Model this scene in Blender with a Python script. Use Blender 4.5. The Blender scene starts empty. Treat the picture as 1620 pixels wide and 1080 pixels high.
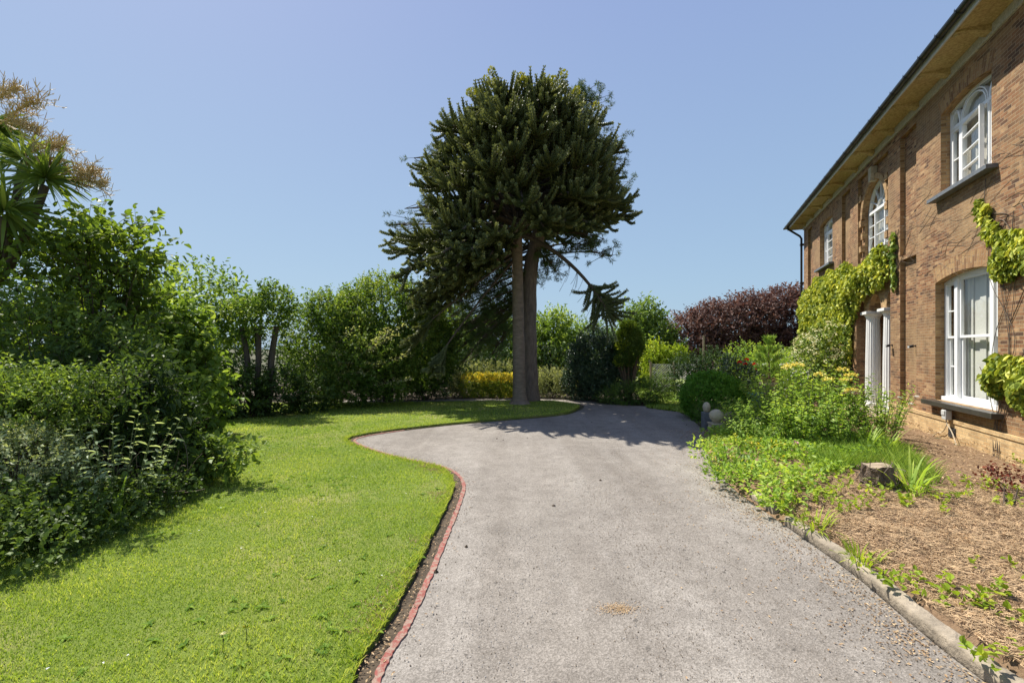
import bpy, math
import numpy as np
from mathutils import Vector, geometry
rng = np.random.default_rng(11)
SC = bpy.context.scene
COL = SC.collection
# ------------------------------------------------------------------ camera, sky, sun, exposure
F, H, HZ = 720.0, 1.55, 552.0            # focal length in photo pixels, eye height, horizon row
cd = bpy.data.cameras.new('camera'); cam = bpy.data.objects.new('camera', cd); COL.objects.link(cam)
cam.location = (0, 0, H); cam.rotation_euler = (math.radians(90), 0, 0)
cd.sensor_width = 36; cd.lens = 36*F/1620; cd.shift_y = 12/1620; cd.clip_end = 5000; cd.clip_start = .05
SC.camera = cam
SUN_AZ, SUN_EL = math.radians(47), math.radians(57)     # azimuth to the left of straight ahead
W = bpy.data.worlds.new('World'); SC.world = W; W.use_nodes = True
nt = W.node_tree; sky = nt.nodes.new('ShaderNodeTexSky'); sky.sky_type = 'NISHITA'; sky.sun_disc = False
sky.sun_elevation = SUN_EL; sky.sun_rotation = -SUN_AZ; sky.air_density = 1.0; sky.dust_density = 1.4; sky.ozone_density = 1.6
bg = nt.nodes['Background']; bg.inputs[1].default_value = .15
gm = nt.nodes.new('ShaderNodeGamma'); gm.inputs[1].default_value = .5; nt.links.new(sky.outputs[0], gm.inputs[0])
tcw = nt.nodes.new('ShaderNodeTexCoord'); sep = nt.nodes.new('ShaderNodeSeparateXYZ'); nt.links.new(tcw.outputs['Generated'], sep.inputs[0])
rw = nt.nodes.new('ShaderNodeValToRGB'); nt.links.new(sep.outputs[2], rw.inputs[0]); e = rw.color_ramp.elements
e[0].position = .08; e[0].color = (.46, .77, 1.08, 1); e[1].position = .66; e[1].color = (.34, .5, 1.02, 1)
sc2 = nt.nodes.new('ShaderNodeVectorMath'); sc2.operation = 'SCALE'; sc2.inputs['Scale'].default_value = 2.0; nt.links.new(rw.outputs[0], sc2.inputs[0])
mxs = nt.nodes.new('ShaderNodeMix'); mxs.data_type = 'RGBA'; mxs.inputs[0].default_value = .7; nt.links.new(gm.outputs[0], mxs.inputs[6]); nt.links.new(sc2.outputs[0], mxs.inputs[7])
nt.links.new(mxs.outputs[2], bg.inputs[0])
sd = bpy.data.lights.new('sun', 'SUN'); sd.energy = 3.5; sd.angle = math.radians(.5); sd.color = (1, .95, .86)
sun = bpy.data.objects.new('sun', sd); COL.objects.link(sun)
sv = Vector((-math.sin(SUN_AZ)*math.cos(SUN_EL), math.cos(SUN_AZ)*math.cos(SUN_EL), math.sin(SUN_EL)))
sun.rotation_euler = sv.to_track_quat('Z', 'Y').to_euler()
SC.view_settings.view_transform = 'Standard'; SC.view_settings.look = 'None'; SC.view_settings.exposure = 1.2
SC.view_settings.gamma = 1
SC.cycles.max_bounces = 7; SC.cycles.transparent_max_bounces = 8

# ------------------------------------------------------------------ helpers
def G(px, py, z=0.0):                     # where a photo pixel meets the ground
    Y = (H-z)*F/(py-HZ); return np.array([(px-810)/F*Y, Y])
def PT(px, py, Y):                        # a photo pixel at a known distance
    return np.array([(px-810)/F*Y, Y, H+(HZ-py)/F*Y])
def tag(o, label=None, cat=None, group=None, kind=None):
    if label: o['label'] = label
    if cat: o['category'] = cat
    if group: o['group'] = group
    if kind: o['kind'] = kind
    return o
def empty(name, loc=(0, 0, 0), label=None, cat=None, group=None, rz=0):
    o = bpy.data.objects.new(name, None); COL.objects.link(o); o.location = loc; o.rotation_euler = (0, 0, rz)
    o.empty_display_size = .1
    return tag(o, label, cat, group)
def unit(v): return v/np.maximum(np.linalg.norm(v, axis=-1, keepdims=True), 1e-9)
def rnd(n): return unit(rng.normal(size=(n, 3)))
class MB:                                 # collects shapes, links them as one mesh object
    def __init__(s): s.v = []; s.f = []; s.t = []; s.n = 0; s.uv = []; s.m = []
    def add(s, verts, faces, tint=None, uv=None, mi=0):
        verts = np.asarray(verts, float).reshape(-1, 3); faces = np.asarray(faces, int)
        if len(faces) == 0: return s
        s.v.append(verts); s.f.append(faces+s.n); s.n += len(verts)
        k = len(faces)
        s.t.append(np.full(k, .5) if tint is None else np.broadcast_to(np.asarray(tint, float), (k,)))
        s.uv.append(uv); s.m.append(np.full(k, mi))
        return s
    def box(s, a, b, mi=0, tint=None):
        x0, y0, z0 = a; x1, y1, z1 = b
        v = [(x0,y0,z0),(x1,y0,z0),(x1,y1,z0),(x0,y1,z0),(x0,y0,z1),(x1,y0,z1),(x1,y1,z1),(x0,y1,z1)]
        return s.add(v, [(0,3,2,1),(4,5,6,7),(0,1,5,4),(1,2,6,5),(2,3,7,6),(3,0,4,7)], mi=mi, tint=tint)
    def build(s, name, mats, parent=None, smooth=False, origin=None, boxuv=False, bevel=0):
        me = bpy.data.meshes.new(name)
        if s.n:
            V = np.concatenate(s.v)
            if origin is not None: V = V-np.asarray(origin)
            me.vertices.add(len(V)); me.vertices.foreach_set('co', V.astype(np.float32).ravel())
            li = np.concatenate([f.ravel() for f in s.f]); lt = np.concatenate([np.full(len(f), f.shape[1]) for f in s.f])
            me.loops.add(len(li)); me.loops.foreach_set('vertex_index', li.astype(np.int32))
            me.polygons.add(len(lt)); me.polygons.foreach_set('loop_start', (np.cumsum(lt)-lt).astype(np.int32))
            me.polygons.foreach_set('material_index', np.concatenate(s.m).astype(np.int32))
            a = me.attributes.new('tint', 'FLOAT', 'FACE'); a.data.foreach_set('value', np.concatenate(s.t).astype(np.float32))
            me.polygons.foreach_set('use_smooth', np.full(len(lt), bool(smooth)))
            me.update(calc_edges=True)
            if any(u is not None for u in s.uv) or boxuv:
                UV = []
                Vn = np.concatenate(s.v)
                for f, u in zip(s.f, s.uv):
                    if u is not None: UV.append(np.asarray(u, float).reshape(-1, 2)); continue
                    p = Vn[f]
                    if f.shape[1] > 3: nr = np.cross(p[:, 2]-p[:, 0], p[:, 3]-p[:, 1])
                    else: nr = np.cross(p[:, 1]-p[:, 0], p[:, 2]-p[:, 0])
                    ax = np.abs(nr).argmax(1)
                    q = np.empty(p.shape[:2]+(2,))
                    for k, (i, j) in enumerate(((1, 2), (0, 2), (0, 1))):
                        mk = ax == k; q[mk, :, 0] = p[mk][:, :, i]; q[mk, :, 1] = p[mk][:, :, j]
                    UV.append(q.reshape(-1, 2))
                l = me.uv_layers.new(name='UVMap'); l.data.foreach_set('uv', np.concatenate(UV).astype(np.float32).ravel())
        for m in (mats if isinstance(mats, (list, tuple)) else [mats]): me.materials.append(m)
        o = bpy.data.objects.new(name, me); COL.objects.link(o)
        if origin is not None and parent is None: o.location = origin
        if parent is not None: o.parent = parent
        if bevel:
            b = o.modifiers.new('bevel', 'BEVEL'); b.width = bevel; b.segments = 2; b.limit_method = 'ANGLE'
        return o
def bez(p0, p1, p2, k):
    t = np.linspace(0, 1, k)[None, :, None]
    p0, p1, p2 = [np.asarray(p, float).reshape(-1, 1, 3) for p in (p0, p1, p2)]
    return (1-t)**2*p0+2*t*(1-t)*p1+t*t*p2
def tubes(mb, paths, radii, sides=5, tint=None, cap=True, mi=0):
    paths = np.asarray(paths, float); 
    if paths.ndim == 2: paths = paths[None]
    n, k, _ = paths.shape
    if n == 0: return
    radii = np.broadcast_to(np.asarray(radii, float), (n, k))
    T = unit(np.gradient(paths, axis=1))
    ref = np.where(np.abs(T.mean(1)[:, None, 2:3]) > .8, np.array([1., 0, 0]), np.array([0, 0, 1.]))
    A = unit(np.cross(T, ref)); B = np.cross(T, A)
    th = np.arange(sides)*2*math.pi/sides
    V = paths[:, :, None]+radii[:, :, None, None]*(A[:, :, None]*np.cos(th)[:, None]+B[:, :, None]*np.sin(th)[:, None])
    V = V.reshape(-1, 3)
    i = np.arange(n)[:, None, None]*k*sides; j = np.arange(k-1)[None, :, None]*sides; s = np.arange(sides)[None, None]; s2 = (s+1) % sides
    Fq = np.stack(np.broadcast_arrays(i+j+s2, i+j+s, i+j+sides+s, i+j+sides+s2), -1).reshape(-1, 4)
    tt = None if tint is None else np.repeat(np.broadcast_to(tint, (n,)), (k-1)*sides)
    mb.add(V, Fq, tt, mi=mi)
    if cap and sides > 2:
        for row, rev in ((k-1, False), (0, True)):
            e = np.arange(n)[:, None]*k*sides+row*sides+(np.arange(sides)[::-1] if not rev else np.arange(sides))[None]
            mb.f.append(e+mb.n-len(V)); mb.t.append(np.full(n, .5) if tint is None else np.broadcast_to(tint, (n,)).copy()); mb.uv.append(None); mb.m.append(np.full(n, mi))
def strips(mb, paths, widths, nrm, tint=None, vee=0.0):
    paths = np.asarray(paths, float); n, k, _ = paths.shape
    T = unit(np.gradient(paths, axis=1)); S = unit(np.cross(T, np.broadcast_to(np.asarray(nrm, float).reshape(-1, 1, 3), T.shape)))
    U = np.cross(S, T)
    w = np.broadcast_to(widths, (n, k))[:, :, None]
    V = np.stack([paths-S*w/2+U*w*vee, paths+S*w/2+U*w*vee], 2).reshape(-1, 3)
    i = np.arange(n)[:, None]*k*2; j = np.arange(k-1)[None]*2
    Fq = np.stack(np.broadcast_arrays(i+j, i+j+1, i+j+3, i+j+2), -1).reshape(-1, 4)
    mb.add(V, Fq, None if tint is None else np.repeat(tint, k-1))
def leaves(mb, P, D, N, L, Wd, tint, fold=.18, droop=.15, rich=True):
    n = len(P)
    if n == 0: return
    L = np.broadcast_to(L, (n,))[:, None]; Wd = np.broadcast_to(Wd, (n,))[:, None]
    S = unit(np.cross(D, N)); U = np.cross(S, D)
    tip = P+D*L-U*L*droop
    if rich:
        a = P+D*L*.3; b = P+D*L*.68-U*L*droop*.45
        up = U*Wd*fold
        V = np.stack([P, a+S*Wd*.5+up, b+S*Wd*.38+up, tip, b-S*Wd*.38+up, a-S*Wd*.5+up], 1).reshape(-1, 3)
        i = np.arange(n)[:, None]*6
        Fq = np.concatenate([i+np.array([[0, 1, 2, 3]]), i+np.array([[0, 3, 4, 5]])], 1).reshape(-1, 4)
    else:
        c = P+D*L*.45
        V = np.stack([P, c+S*Wd*.5+U*Wd*fold, tip, c-S*Wd*.5+U*Wd*fold], 1).reshape(-1, 3)
        i = np.arange(n)[:, None]*4
        Fq = np.concatenate([i+np.array([[0, 1, 2]]), i+np.array([[0, 2, 3]])], 1).reshape(-1, 3)
    mb.add(V, Fq, np.repeat(np.clip(tint, 0, 1), 2))
def noise3(p, s, seed=0):
    r = np.random.default_rng(seed+5); out = 0
    for k in range(4):
        a = r.normal(size=3)*s*(1+.6*k); out = out+np.sin(p@a+r.uniform(0, 6.28))
    return out/2.6
def inpoly(x, y, poly):
    poly = np.asarray(poly); c = np.zeros(len(x), bool); j = len(poly)-1
    for i in range(len(poly)):
        xi, yi = poly[i]; xj, yj = poly[j]
        c ^= ((yi > y) != (yj > y)) & (x < (xj-xi)*(y-yi)/((yj-yi) or 1e-12)+xi); j = i
    return c
def polydist(x, y, line):                 # distance from points to a polyline
    P = np.stack([x, y], 1); best = np.full(len(x), 1e9); line = np.asarray(line)
    for a, b in zip(line[:-1], line[1:]):
        d = b-a; t = np.clip(((P-a)@d)/max(d@d, 1e-9), 0, 1)
        best = np.minimum(best, np.linalg.norm(P-a-t[:, None]*d, axis=1))
    return best
def smoothline(pts, k=6):                 # Catmull-Rom through the points
    p = np.asarray(pts, float); p = np.vstack([2*p[0]-p[1], p, 2*p[-1]-p[-2]]); out = []
    for i in range(1, len(p)-2):
        for t in np.arange(k)/k:
            out.append(.5*((2*p[i])+(p[i+1]-p[i-1])*t+(2*p[i-1]-5*p[i]+4*p[i+1]-p[i+2])*t*t+(3*p[i]-p[i-1]-3*p[i+1]+p[i+2])*t**3))
    out.append(p[-2]); return np.array(out)
def offset(line, d):
    T = unit(np.gradient(line, axis=0)); return line+np.stack([-T[:, 1], T[:, 0]], 1)*d

# ------------------------------------------------------------------ materials
def kc(c, k): return tuple(min(.86, x*k) for x in c[:3])
class NT:
    def __init__(s, name):
        s.m = bpy.data.materials.new(name); s.m.use_nodes = True; s.t = s.m.node_tree; s.b = s.t.nodes['Principled BSDF']; s.out = s.t.nodes['Material Output']
    def n(s, typ, **kw):
        d = s.t.nodes.new('ShaderNode'+typ)
        for k, v in kw.items():
            if k[0] == 'i' and k[1:].isdigit(): s.put(d.inputs[int(k[1:])], v)
            elif k.startswith('in_'): s.put(d.inputs[k[3:].replace('_', ' ')], v)
            else: setattr(d, k, v)
        return d
    def put(s, sock, v):
        if isinstance(v, bpy.types.NodeSocket): s.t.links.new(v, sock)
        elif hasattr(v, 'outputs'): s.t.links.new(v.outputs[0], sock)
        else: sock.default_value = v
    def ramp(s, fac, stops, interp='LINEAR'):
        r = s.n('ValToRGB'); r.color_ramp.interpolation = interp; e = r.color_ramp.elements
        while len(e) < len(stops): e.new(.5)
        for x, (p, c) in zip(e, stops): x.position = p; x.color = (*c, 1) if len(c) == 3 else c
        s.put(r.inputs[0], fac); return r
    def noise(s, scale, vec=None, detail=4, rough=.6):
        d = s.n('TexNoise'); d.inputs['Scale'].default_value = scale; d.inputs['Detail'].default_value = detail; d.inputs['Roughness'].default_value = rough
        s.put(d.inputs['Vector'], vec if vec is not None else s.obj()); return d
    def obj(s):
        if not hasattr(s, '_o'): s._o = s.n('TexCoord')
        return s._o.outputs['Object']
    def mix(s, fac, a, b, mode='MIX'):
        d = s.n('Mix', data_type='RGBA', blend_type=mode)
        s.put(d.inputs[0], fac); s.put(d.inputs[6], (*a, 1) if isinstance(a, tuple) and len(a) == 3 else a); s.put(d.inputs[7], (*b, 1) if isinstance(b, tuple) and len(b) == 3 else b)
        return d.outputs[2]
    def bump(s, h, strength=.5, dist=.01, prev=None):
        d = s.n('Bump'); d.inputs['Strength'].default_value = strength; d.inputs['Distance'].default_value = dist; s.put(d.inputs['Height'], h)
        if prev is not None: s.put(d.inputs['Normal'], prev)
        s.put(s.b.inputs['Normal'], d); return d
def plain(name, c, rough=.6, var=.25, scale=12, bump=.2, dist=.004, metal=0, spec=.5):
    m = NT(name); nz = m.noise(scale)
    m.put(m.b.inputs['Base Color'], m.ramp(nz, [(.25, tuple(x*(1-var) for x in c)), (.75, tuple(min(1, x*(1+var)) for x in c))]))
    m.b.inputs['Roughness'].default_value = rough; m.b.inputs['Metallic'].default_value = metal; m.b.inputs['Specular IOR Level'].default_value = spec
    if bump: m.bump(m.noise(scale*5), bump, dist)
    return m.m
LEAFK = 1.42
def leafmat(name, dark, mid, light, trans=.42, rough=.5, spec=.22, tcol=None):
    dark, mid, light = [kc(q, LEAFK) for q in (dark, mid, light)]
    m = NT(name); a = m.n('Attribute', attribute_name='tint')
    c = m.ramp(a.outputs['Fac'], [(0, dark), (.5, mid), (1, light)])
    m.put(m.b.inputs['Base Color'], c); m.b.inputs['Roughness'].default_value = rough; m.b.inputs['Specular IOR Level'].default_value = spec
    if trans:
        t = m.n('BsdfTranslucent'); m.put(t.inputs[0], m.mix(1.0, c.outputs[0], tcol or (1.6, 1.55, .7), 'MULTIPLY'))
        x = m.n('MixShader'); m.put(x.inputs[0], trans); m.put(x.inputs[1], m.b); m.put(x.inputs[2], t); m.put(m.out.inputs[0], x)
    return m.m
def barkmat(name, c1, c2, sx=14, sz=3, dist=.02):
    m = NT(name); mp = m.n('Mapping'); m.put(mp.inputs[0], m.obj()); mp.inputs['Scale'].default_value = (sx, sx, sz)
    nz = m.noise(1.0, mp, 6, .65); fine = m.noise(60)
    m.put(m.b.inputs['Base Color'], m.mix(.35, m.ramp(nz, [(.3, c1), (.7, c2)]).outputs[0], m.ramp(fine, [(.3, c1), (.7, c2)]).outputs[0]))
    m.b.inputs['Roughness'].default_value = .9; m.bump(nz, .9, dist); return m.m
def brickmat(name, cols, mortar, buff=None, stain=True, row=.054, bw=.162):
    cols = [kc(q, 1.5) for q in cols]; mortar = kc(mortar, 1.5); buff = kc(buff, 1.45) if buff else None
    m = NT(name); uv = m.n('UVMap')
    b = m.n('TexBrick'); m.put(b.inputs['Vector'], uv); b.inputs['Scale'].default_value = 1
    b.inputs['Brick Width'].default_value = bw; b.inputs['Row Height'].default_value = row; b.inputs['Mortar Size'].default_value = .0045
    b.inputs['Mortar Smooth'].default_value = .25; b.inputs['Color1'].default_value = (0, 0, 0, 1); b.inputs['Color2'].default_value = (1, 1, 1, 1); b.inputs['Mortar'].default_value = (.5, .5, .5, 1)
    n1 = m.noise(9, uv, 5, .7); n2 = m.noise(.9, uv, 3, .6); n3 = m.noise(120, uv, 3, .7)
    f = m.n('Math', operation='ADD'); m.put(f.inputs[0], m.mix(.33, b.outputs[0], n1.outputs[0])); m.put(f.inputs[1], -.0)
    k = len(cols); c = m.ramp(f, [(.12+.76*i/(k-1), x) for i, x in enumerate(cols)]).outputs[0]
    if buff:
        c = m.mix(m.ramp(n2, [(.42, (0, 0, 0)), (.66, (1, 1, 1))]).outputs[0], c, m.mix(n1.outputs[0], buff, tuple(x*.6 for x in buff)))
    c = m.mix(.5, c, m.ramp(n3, [(.3, (.45, .42, .4)), (.7, (1, 1, 1))]).outputs[0], 'MULTIPLY')
    if stain: c = m.mix(m.ramp(m.noise(2.3, uv, 6, .7), [(.48, (0, 0, 0)), (.72, (.62, .62, .62))]).outputs[0], c, (.085, .06, .048))
    mps = m.n('Mapping'); m.put(mps.inputs[0], uv); mps.inputs['Scale'].default_value = (3.2, .45, 1)
    c = m.mix(.7, c, m.ramp(m.noise(1.0, mps, 5, .65), [(.36, (.66, .62, .6)), (.62, (1.08, 1.07, 1.05))]).outputs[0], 'MULTIPLY')
    c = m.mix(b.outputs['Fac'], c, m.mix(n1.outputs[0], mortar, tuple(x*.55 for x in mortar)))
    m.put(m.b.inputs['Base Color'], c); m.b.inputs['Roughness'].default_value = .9; m.b.inputs['Specular IOR Level'].default_value = .2
    h = m.n('Math', operation='MULTIPLY'); m.put(h.inputs[0], b.outputs['Fac']); h.inputs[1].default_value = -1
    h2 = m.n('Math', operation='ADD'); m.put(h2.inputs[0], h); hh = m.n('Math', operation='MULTIPLY'); m.put(hh.inputs[0], n1); hh.inputs[1].default_value = .9; m.put(h2.inputs[1], hh)
    m.bump(h2, 1.0, .014); return m.m

MT = {}
MT['brick'] = brickmat('brown_brick', [(.055, .034, .026), (.155, .08, .044), (.225, .112, .056), (.25, .145, .075), (.4, .26, .14)], (.32, .24, .15), buff=(.33, .215, .112))
MT['buff'] = brickmat('buff_brick', [(.16, .095, .048), (.3, .185, .088), (.38, .255, .125), (.24, .13, .064)], (.32, .25, .16), stain=False)
MT['plinth'] = brickmat('plinth_brick', [(.3, .2, .1), (.44, .31, .16), (.5, .36, .19), (.36, .23, .11)], (.42, .33, .2), stain=False)
MT['arch'] = brickmat('arch_brick', [(.14, .075, .04), (.29, .17, .083), (.35, .23, .112), (.19, .098, .05)], (.3, .22, .14), stain=False)
MT['white'] = plain('white_paint', (.8, .8, .79), .35, .03, 6, .05, .001)
MT['column'] = plain('column_paint', (.78, .77, .74), .5, .06, 4, .08, .002)
MT['slate_sill'] = plain('grey_sill_stone', (.13, .14, .15), .55, .3, 14, .2, .002)
MT['dark_sill'] = plain('dark_sill_stone', (.045, .042, .035), .35, .3, 10, .2, .002)
MT['slate'] = plain('roof_slate', (.09, .09, .1), .6, .3, 6, .3, .004)
MT['black'] = plain('black_gutter', (.012, .012, .012), .3, .3, 20, .05, .001)
m = NT('stained_soffit'); uv = m.obj()
m.put(m.b.inputs['Base Color'], m.mix(m.ramp(m.noise(1.6, uv, 5, .7), [(.35, (0, 0, 0)), (.7, (1, 1, 1))]).outputs[0], m.ramp(m.noise(28, uv, 4, .7), [(.3, (.24, .18, .06)), (.62, (.58, .48, .22))]).outputs[0], m.ramp(m.noise(14, uv, 4, .7), [(.3, (.32, .2, .09)), (.7, (.55, .41, .2))]).outputs[0]))
m.b.inputs['Roughness'].default_value = .95; m.bump(m.noise(45, uv, 4, .7), .9, .015); MT['soffit'] = m.m
MT['frieze'] = plain('roughcast_render', (.5, .48, .42), .95, .35, 30, .9, .01)
MT['fascia'] = plain('fascia_paint', (.5, .5, .46), .6, .15, 10, .1, .002)
MT['stone'] = plain('pale_stone', (.42, .36, .25), .9, .3, 10, .5, .006)
MT['concrete'] = plain('kerb_concrete', (.3, .25, .185), .95, .5, 8, 1.0, .012)
MT['rock'] = plain('garden_rock', (.25, .19, .13), .95, .45, 7, .9, .02)
MT['palegrit'] = plain('pale_grit', (.5, .46, .41), .9, .4, 60, 0)
MT['plaster'] = plain('interior_plaster', (.6, .58, .53), .9, .05, 3, 0)
MT['linen'] = plain('cream_linen', (.5, .47, .41), .9, .05, 8, 0)
MT['dark_room'] = plain('interior_floor', (.1, .07, .05), .8, .2, 3, 0)
MT['door'] = plain('porch_door_paint', (.05, .03, .025), .4, .2, 6, .1)
MT['plastic'] = plain('grey_plastic', (.5, .5, .48), .5, .06, 10, 0)
MT['cable'] = plain('cable_sheath', (.5, .42, .3), .6, .15, 30, 0)
MT['vent'] = plain('iron_vent', (.03, .03, .03), .7, .3, 30, .3)
MT['twig'] = plain('twig_bark', (.07, .048, .03), .9, .4, 30, .4)
MT['drytwig'] = plain('dry_vine_bark', (.13, .1, .075), .95, .4, 30, .4)
MT['stem'] = plain('green_stem', (.09, .12, .03), .7, .3, 20, 0)
MT['deadstem'] = plain('dead_stalk', (.46, .32, .18), .9, .55, 20, 0)
MT['red'] = None
m = NT('red_edging_paint'); nz = m.noise(30, None, 5, .75)
m.put(m.b.inputs['Base Color'], m.mix(m.ramp(nz, [(.44, (0, 0, 0)), (.58, (1, 1, 1))]).outputs[0], m.ramp(m.noise(4), [(.3, (.2, .05, .038)), (.7, (.3, .08, .062))]).outputs[0], (.28, .2, .15)))
m.b.inputs['Roughness'].default_value = .85; m.bump(m.noise(90), .6, .006); MT['red'] = m.m
MT['redpetal'] = leafmat('red_petals', (.45, .01, .015), (.6, .02, .02), (.75, .05, .05), .2, tcol=(1, 1, 1))
MT['pinkpetal'] = leafmat('pink_petals', (.42, .2, .22), (.5, .3, .3), (.6, .42, .4), .2, tcol=(1, 1, 1))
MT['creampetal'] = leafmat('cream_petals', (.5, .45, .2), (.62, .56, .3), (.7, .66, .45), .2, tcol=(1, 1, 1))
MT['yellowpetal'] = leafmat('yellow_petals', (.5, .4, .05), (.6, .5, .1), (.66, .6, .25), .2, tcol=(1, 1, 1))
MT['whitepetal'] = leafmat('white_petals', (.6, .6, .5), (.7, .7, .6), (.8, .8, .72), .2, tcol=(1, 1, 1))
MT['blueglaze'] = plain('blue_glaze', (.08, .27, .35), .25, .2, 8, .05)
MT['urn'] = plain('urn_terracotta', (.45, .36, .26), .85, .2, 12, .3)
MT['potsoil'] = plain('potting_soil', (.3, .2, .11), .95, .3, 30, .6)
m = NT('glass_pane'); gl = m.n('BsdfGlossy'); gl.inputs['Roughness'].default_value = .01; tr = m.n('BsdfTransparent'); tr.inputs[0].default_value = (.96, .98, .97, 1)
fr = m.n('Fresnel'); geo = m.n('NewGeometry'); io = m.n('Mix', data_type='FLOAT'); m.put(io.inputs[0], geo.outputs['Backfacing']); io.inputs[2].default_value = 1.55; io.inputs[3].default_value = 1/1.55; m.put(fr.inputs[0], io.outputs[0]); mx = m.n('MixShader'); m.put(mx.inputs[0], fr); m.put(mx.inputs[1], tr); m.put(mx.inputs[2], gl); m.put(m.out.inputs[0], mx)
MT['glass'] = m.m
# wire mesh: real open wire is built; asphalt, soil, lawn
m = NT('asphalt'); o_ = m.obj()
vor = m.n('TexVoronoi'); vor.inputs['Scale'].default_value = 130; m.put(vor.inputs['Vector'], o_)
vor2 = m.n('TexVoronoi'); vor2.inputs['Scale'].default_value = 48; m.put(vor2.inputs['Vector'], o_)
spec = m.ramp(vor.outputs['Color'], [(.05, (.172, .159, .142)), (.5, (.258, .241, .218)), (.95, (.362, .339, .31))])
big = m.ramp(m.noise(.55, o_, 5, .65), [(.3, (.8, .78, .76)), (.7, (1.12, 1.1, 1.07))])
mid = m.ramp(m.noise(5, o_, 5, .7), [(.3, (.8, .79, .78)), (.7, (1.1, 1.1, 1.1))])
c = m.mix(1, m.mix(1, spec.outputs[0], big.outputs[0], 'MULTIPLY'), mid.outputs[0], 'MULTIPLY')
mpw = m.n('Mapping'); m.put(mpw.inputs[0], o_); mpw.inputs['Scale'].default_value = (1.5, .12, 1)
c = m.mix(.8, c, m.ramp(m.noise(1.0, mpw, 4, .6), [(.35, (.78, .75, .72)), (.6, (1.06, 1.05, 1.04))]).outputs[0], 'MULTIPLY')
pits = m.ramp(vor2.outputs['Color'], [(.9, (0, 0, 0)), (.96, (1, 1, 1))]); c = m.mix(m.mix(1, pits.outputs[0], (.6, .6, .6), 'MULTIPLY'), c, (.05, .045, .04))
m.put(m.b.inputs['Base Color'], c); m.b.inputs['Roughness'].default_value = .93; m.b.inputs['Specular IOR Level'].default_value = .25
bp = m.bump(vor.outputs['Distance'], .55, .004); m.bump(m.noise(2.5, o_), .35, .02, bp); MT['asphalt'] = m.m
m = NT('dry_soil'); o_ = m.obj()
c = m.mix(.5, m.ramp(m.noise(1.4, o_, 6, .7), [(.3, (.16, .1, .06)), (.7, (.33, .215, .13))]).outputs[0], m.ramp(m.noise(40, o_, 5, .75), [(.3, (.11, .068, .04)), (.7, (.4, .28, .17))]).outputs[0])
m.put(m.b.inputs['Base Color'], c); m.b.inputs['Roughness'].default_value = 1; m.b.inputs['Specular IOR Level'].default_value = .1; m.bump(m.noise(22, o_, 6, .75), 1, .03); MT['soil'] = m.m
m = NT('lawn_turf'); o_ = m.obj()
c = m.mix(.5, m.ramp(m.noise(.8, o_, 6, .7), [(.3, (.12, .19, .03)), (.5, (.16, .23, .035)), (.68, (.4, .34, .16))]).outputs[0], m.ramp(m.noise(70, o_, 4, .7), [(.3, (.08, .1, .02)), (.7, (.24, .28, .075))]).outputs[0])
m.put(m.b.inputs['Base Color'], c); m.b.inputs['Roughness'].default_value = .95; m.b.inputs['Specular IOR Level'].default_value = .1; m.bump(m.noise(90, o_), .8, .02); MT['turf'] = m.m
m = NT('field_ground'); o_ = m.obj()
m.put(m.b.inputs['Base Color'], m.ramp(m.noise(.3, o_, 8, .7), [(.3, (.05, .055, .022)), (.7, (.11, .1, .05))])); m.b.inputs['Roughness'].default_value = 1; m.bump(m.noise(9, o_, 6), .6, .04); MT['ground'] = m.m
MT['soil_shade'] = plain('dark_soil_and_shade', (.075, .055, .035), 1, .5, 5, .8, .03)  # dark soil; on the border its darkness stands in for shade
MT['trunk_mp'] = barkmat('monkey_puzzle_bark', (.13, .098, .072), (.32, .25, .185), 5, 13, .022)
MT['trunk_pine'] = barkmat('pine_bark', (.1, .075, .058), (.3, .235, .185), 16, 4, .03)
MT['bark'] = barkmat('grey_brown_bark', (.05, .038, .028), (.15, .115, .08))
MT['thujabark'] = barkmat('red_brown_bark', (.08, .05, .03), (.2, .13, .075), 25, 3)
MT['stumpbark'] = barkmat('stump_bark', (.06, .04, .028), (.24, .17, .12), 20, 5, .03)
MT['stumptop'] = plain('sawn_wood', (.32, .25, .17), .9, .35, 25, .5, .006)
LM = lambda n, d, m_, l, **k: MT.__setitem__(n, leafmat(n+'_leaf', d, m_, l, **k))
LM('hazel', (.045, .072, .013), (.095, .145, .022), (.22, .28, .05), trans=.42)
LM('laurel', (.02, .038, .01), (.04, .068, .016), (.09, .135, .035), trans=.26, rough=.5, spec=.15)
LM('bright', (.065, .11, .02), (.12, .185, .032), (.27, .33, .08), trans=.38)
LM('escallonia', (.04, .068, .014), (.085, .13, .026), (.22, .29, .05), trans=.33)
LM('variegated', (.1, .125, .055), (.24, .275, .14), (.52, .53, .34), trans=.25)
LM('sage', (0.135, 0.176, 0.108), (0.230, 0.284, 0.176), (0.405, 0.459, 0.297))
LM('cover', (.03, .05, .01), (.062, .1, .02), (.13, .18, .04), trans=.3)
LM('bigbush', (.045, .085, .016), (.09, .145, .026), (.2, .24, .055))
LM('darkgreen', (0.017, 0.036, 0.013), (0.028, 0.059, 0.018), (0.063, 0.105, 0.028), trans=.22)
LM('backtree', (.05, .09, .02), (.1, .16, .035), (.22, .29, .08), trans=.34)
LM('golden', (.045, .085, .014), (.15, .21, .028), (.55, .43, .045), trans=.3)
LM('holly', (0.018, 0.036, 0.018), (0.033, 0.060, 0.027), (0.090, 0.128, 0.068), trans=.12, rough=.35, spec=.4)
LM('thuja', (.04, .07, .012), (.075, .115, .018), (.16, .21, .03), trans=.25)
LM('juniper', (0.047, 0.095, 0.019), (0.078, 0.149, 0.027), (0.171, 0.243, 0.054))
LM('copper', (.055, .034, .03), (.105, .064, .054), (.2, .135, .11), tcol=(1.4, .95, .8), trans=.25)
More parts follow.
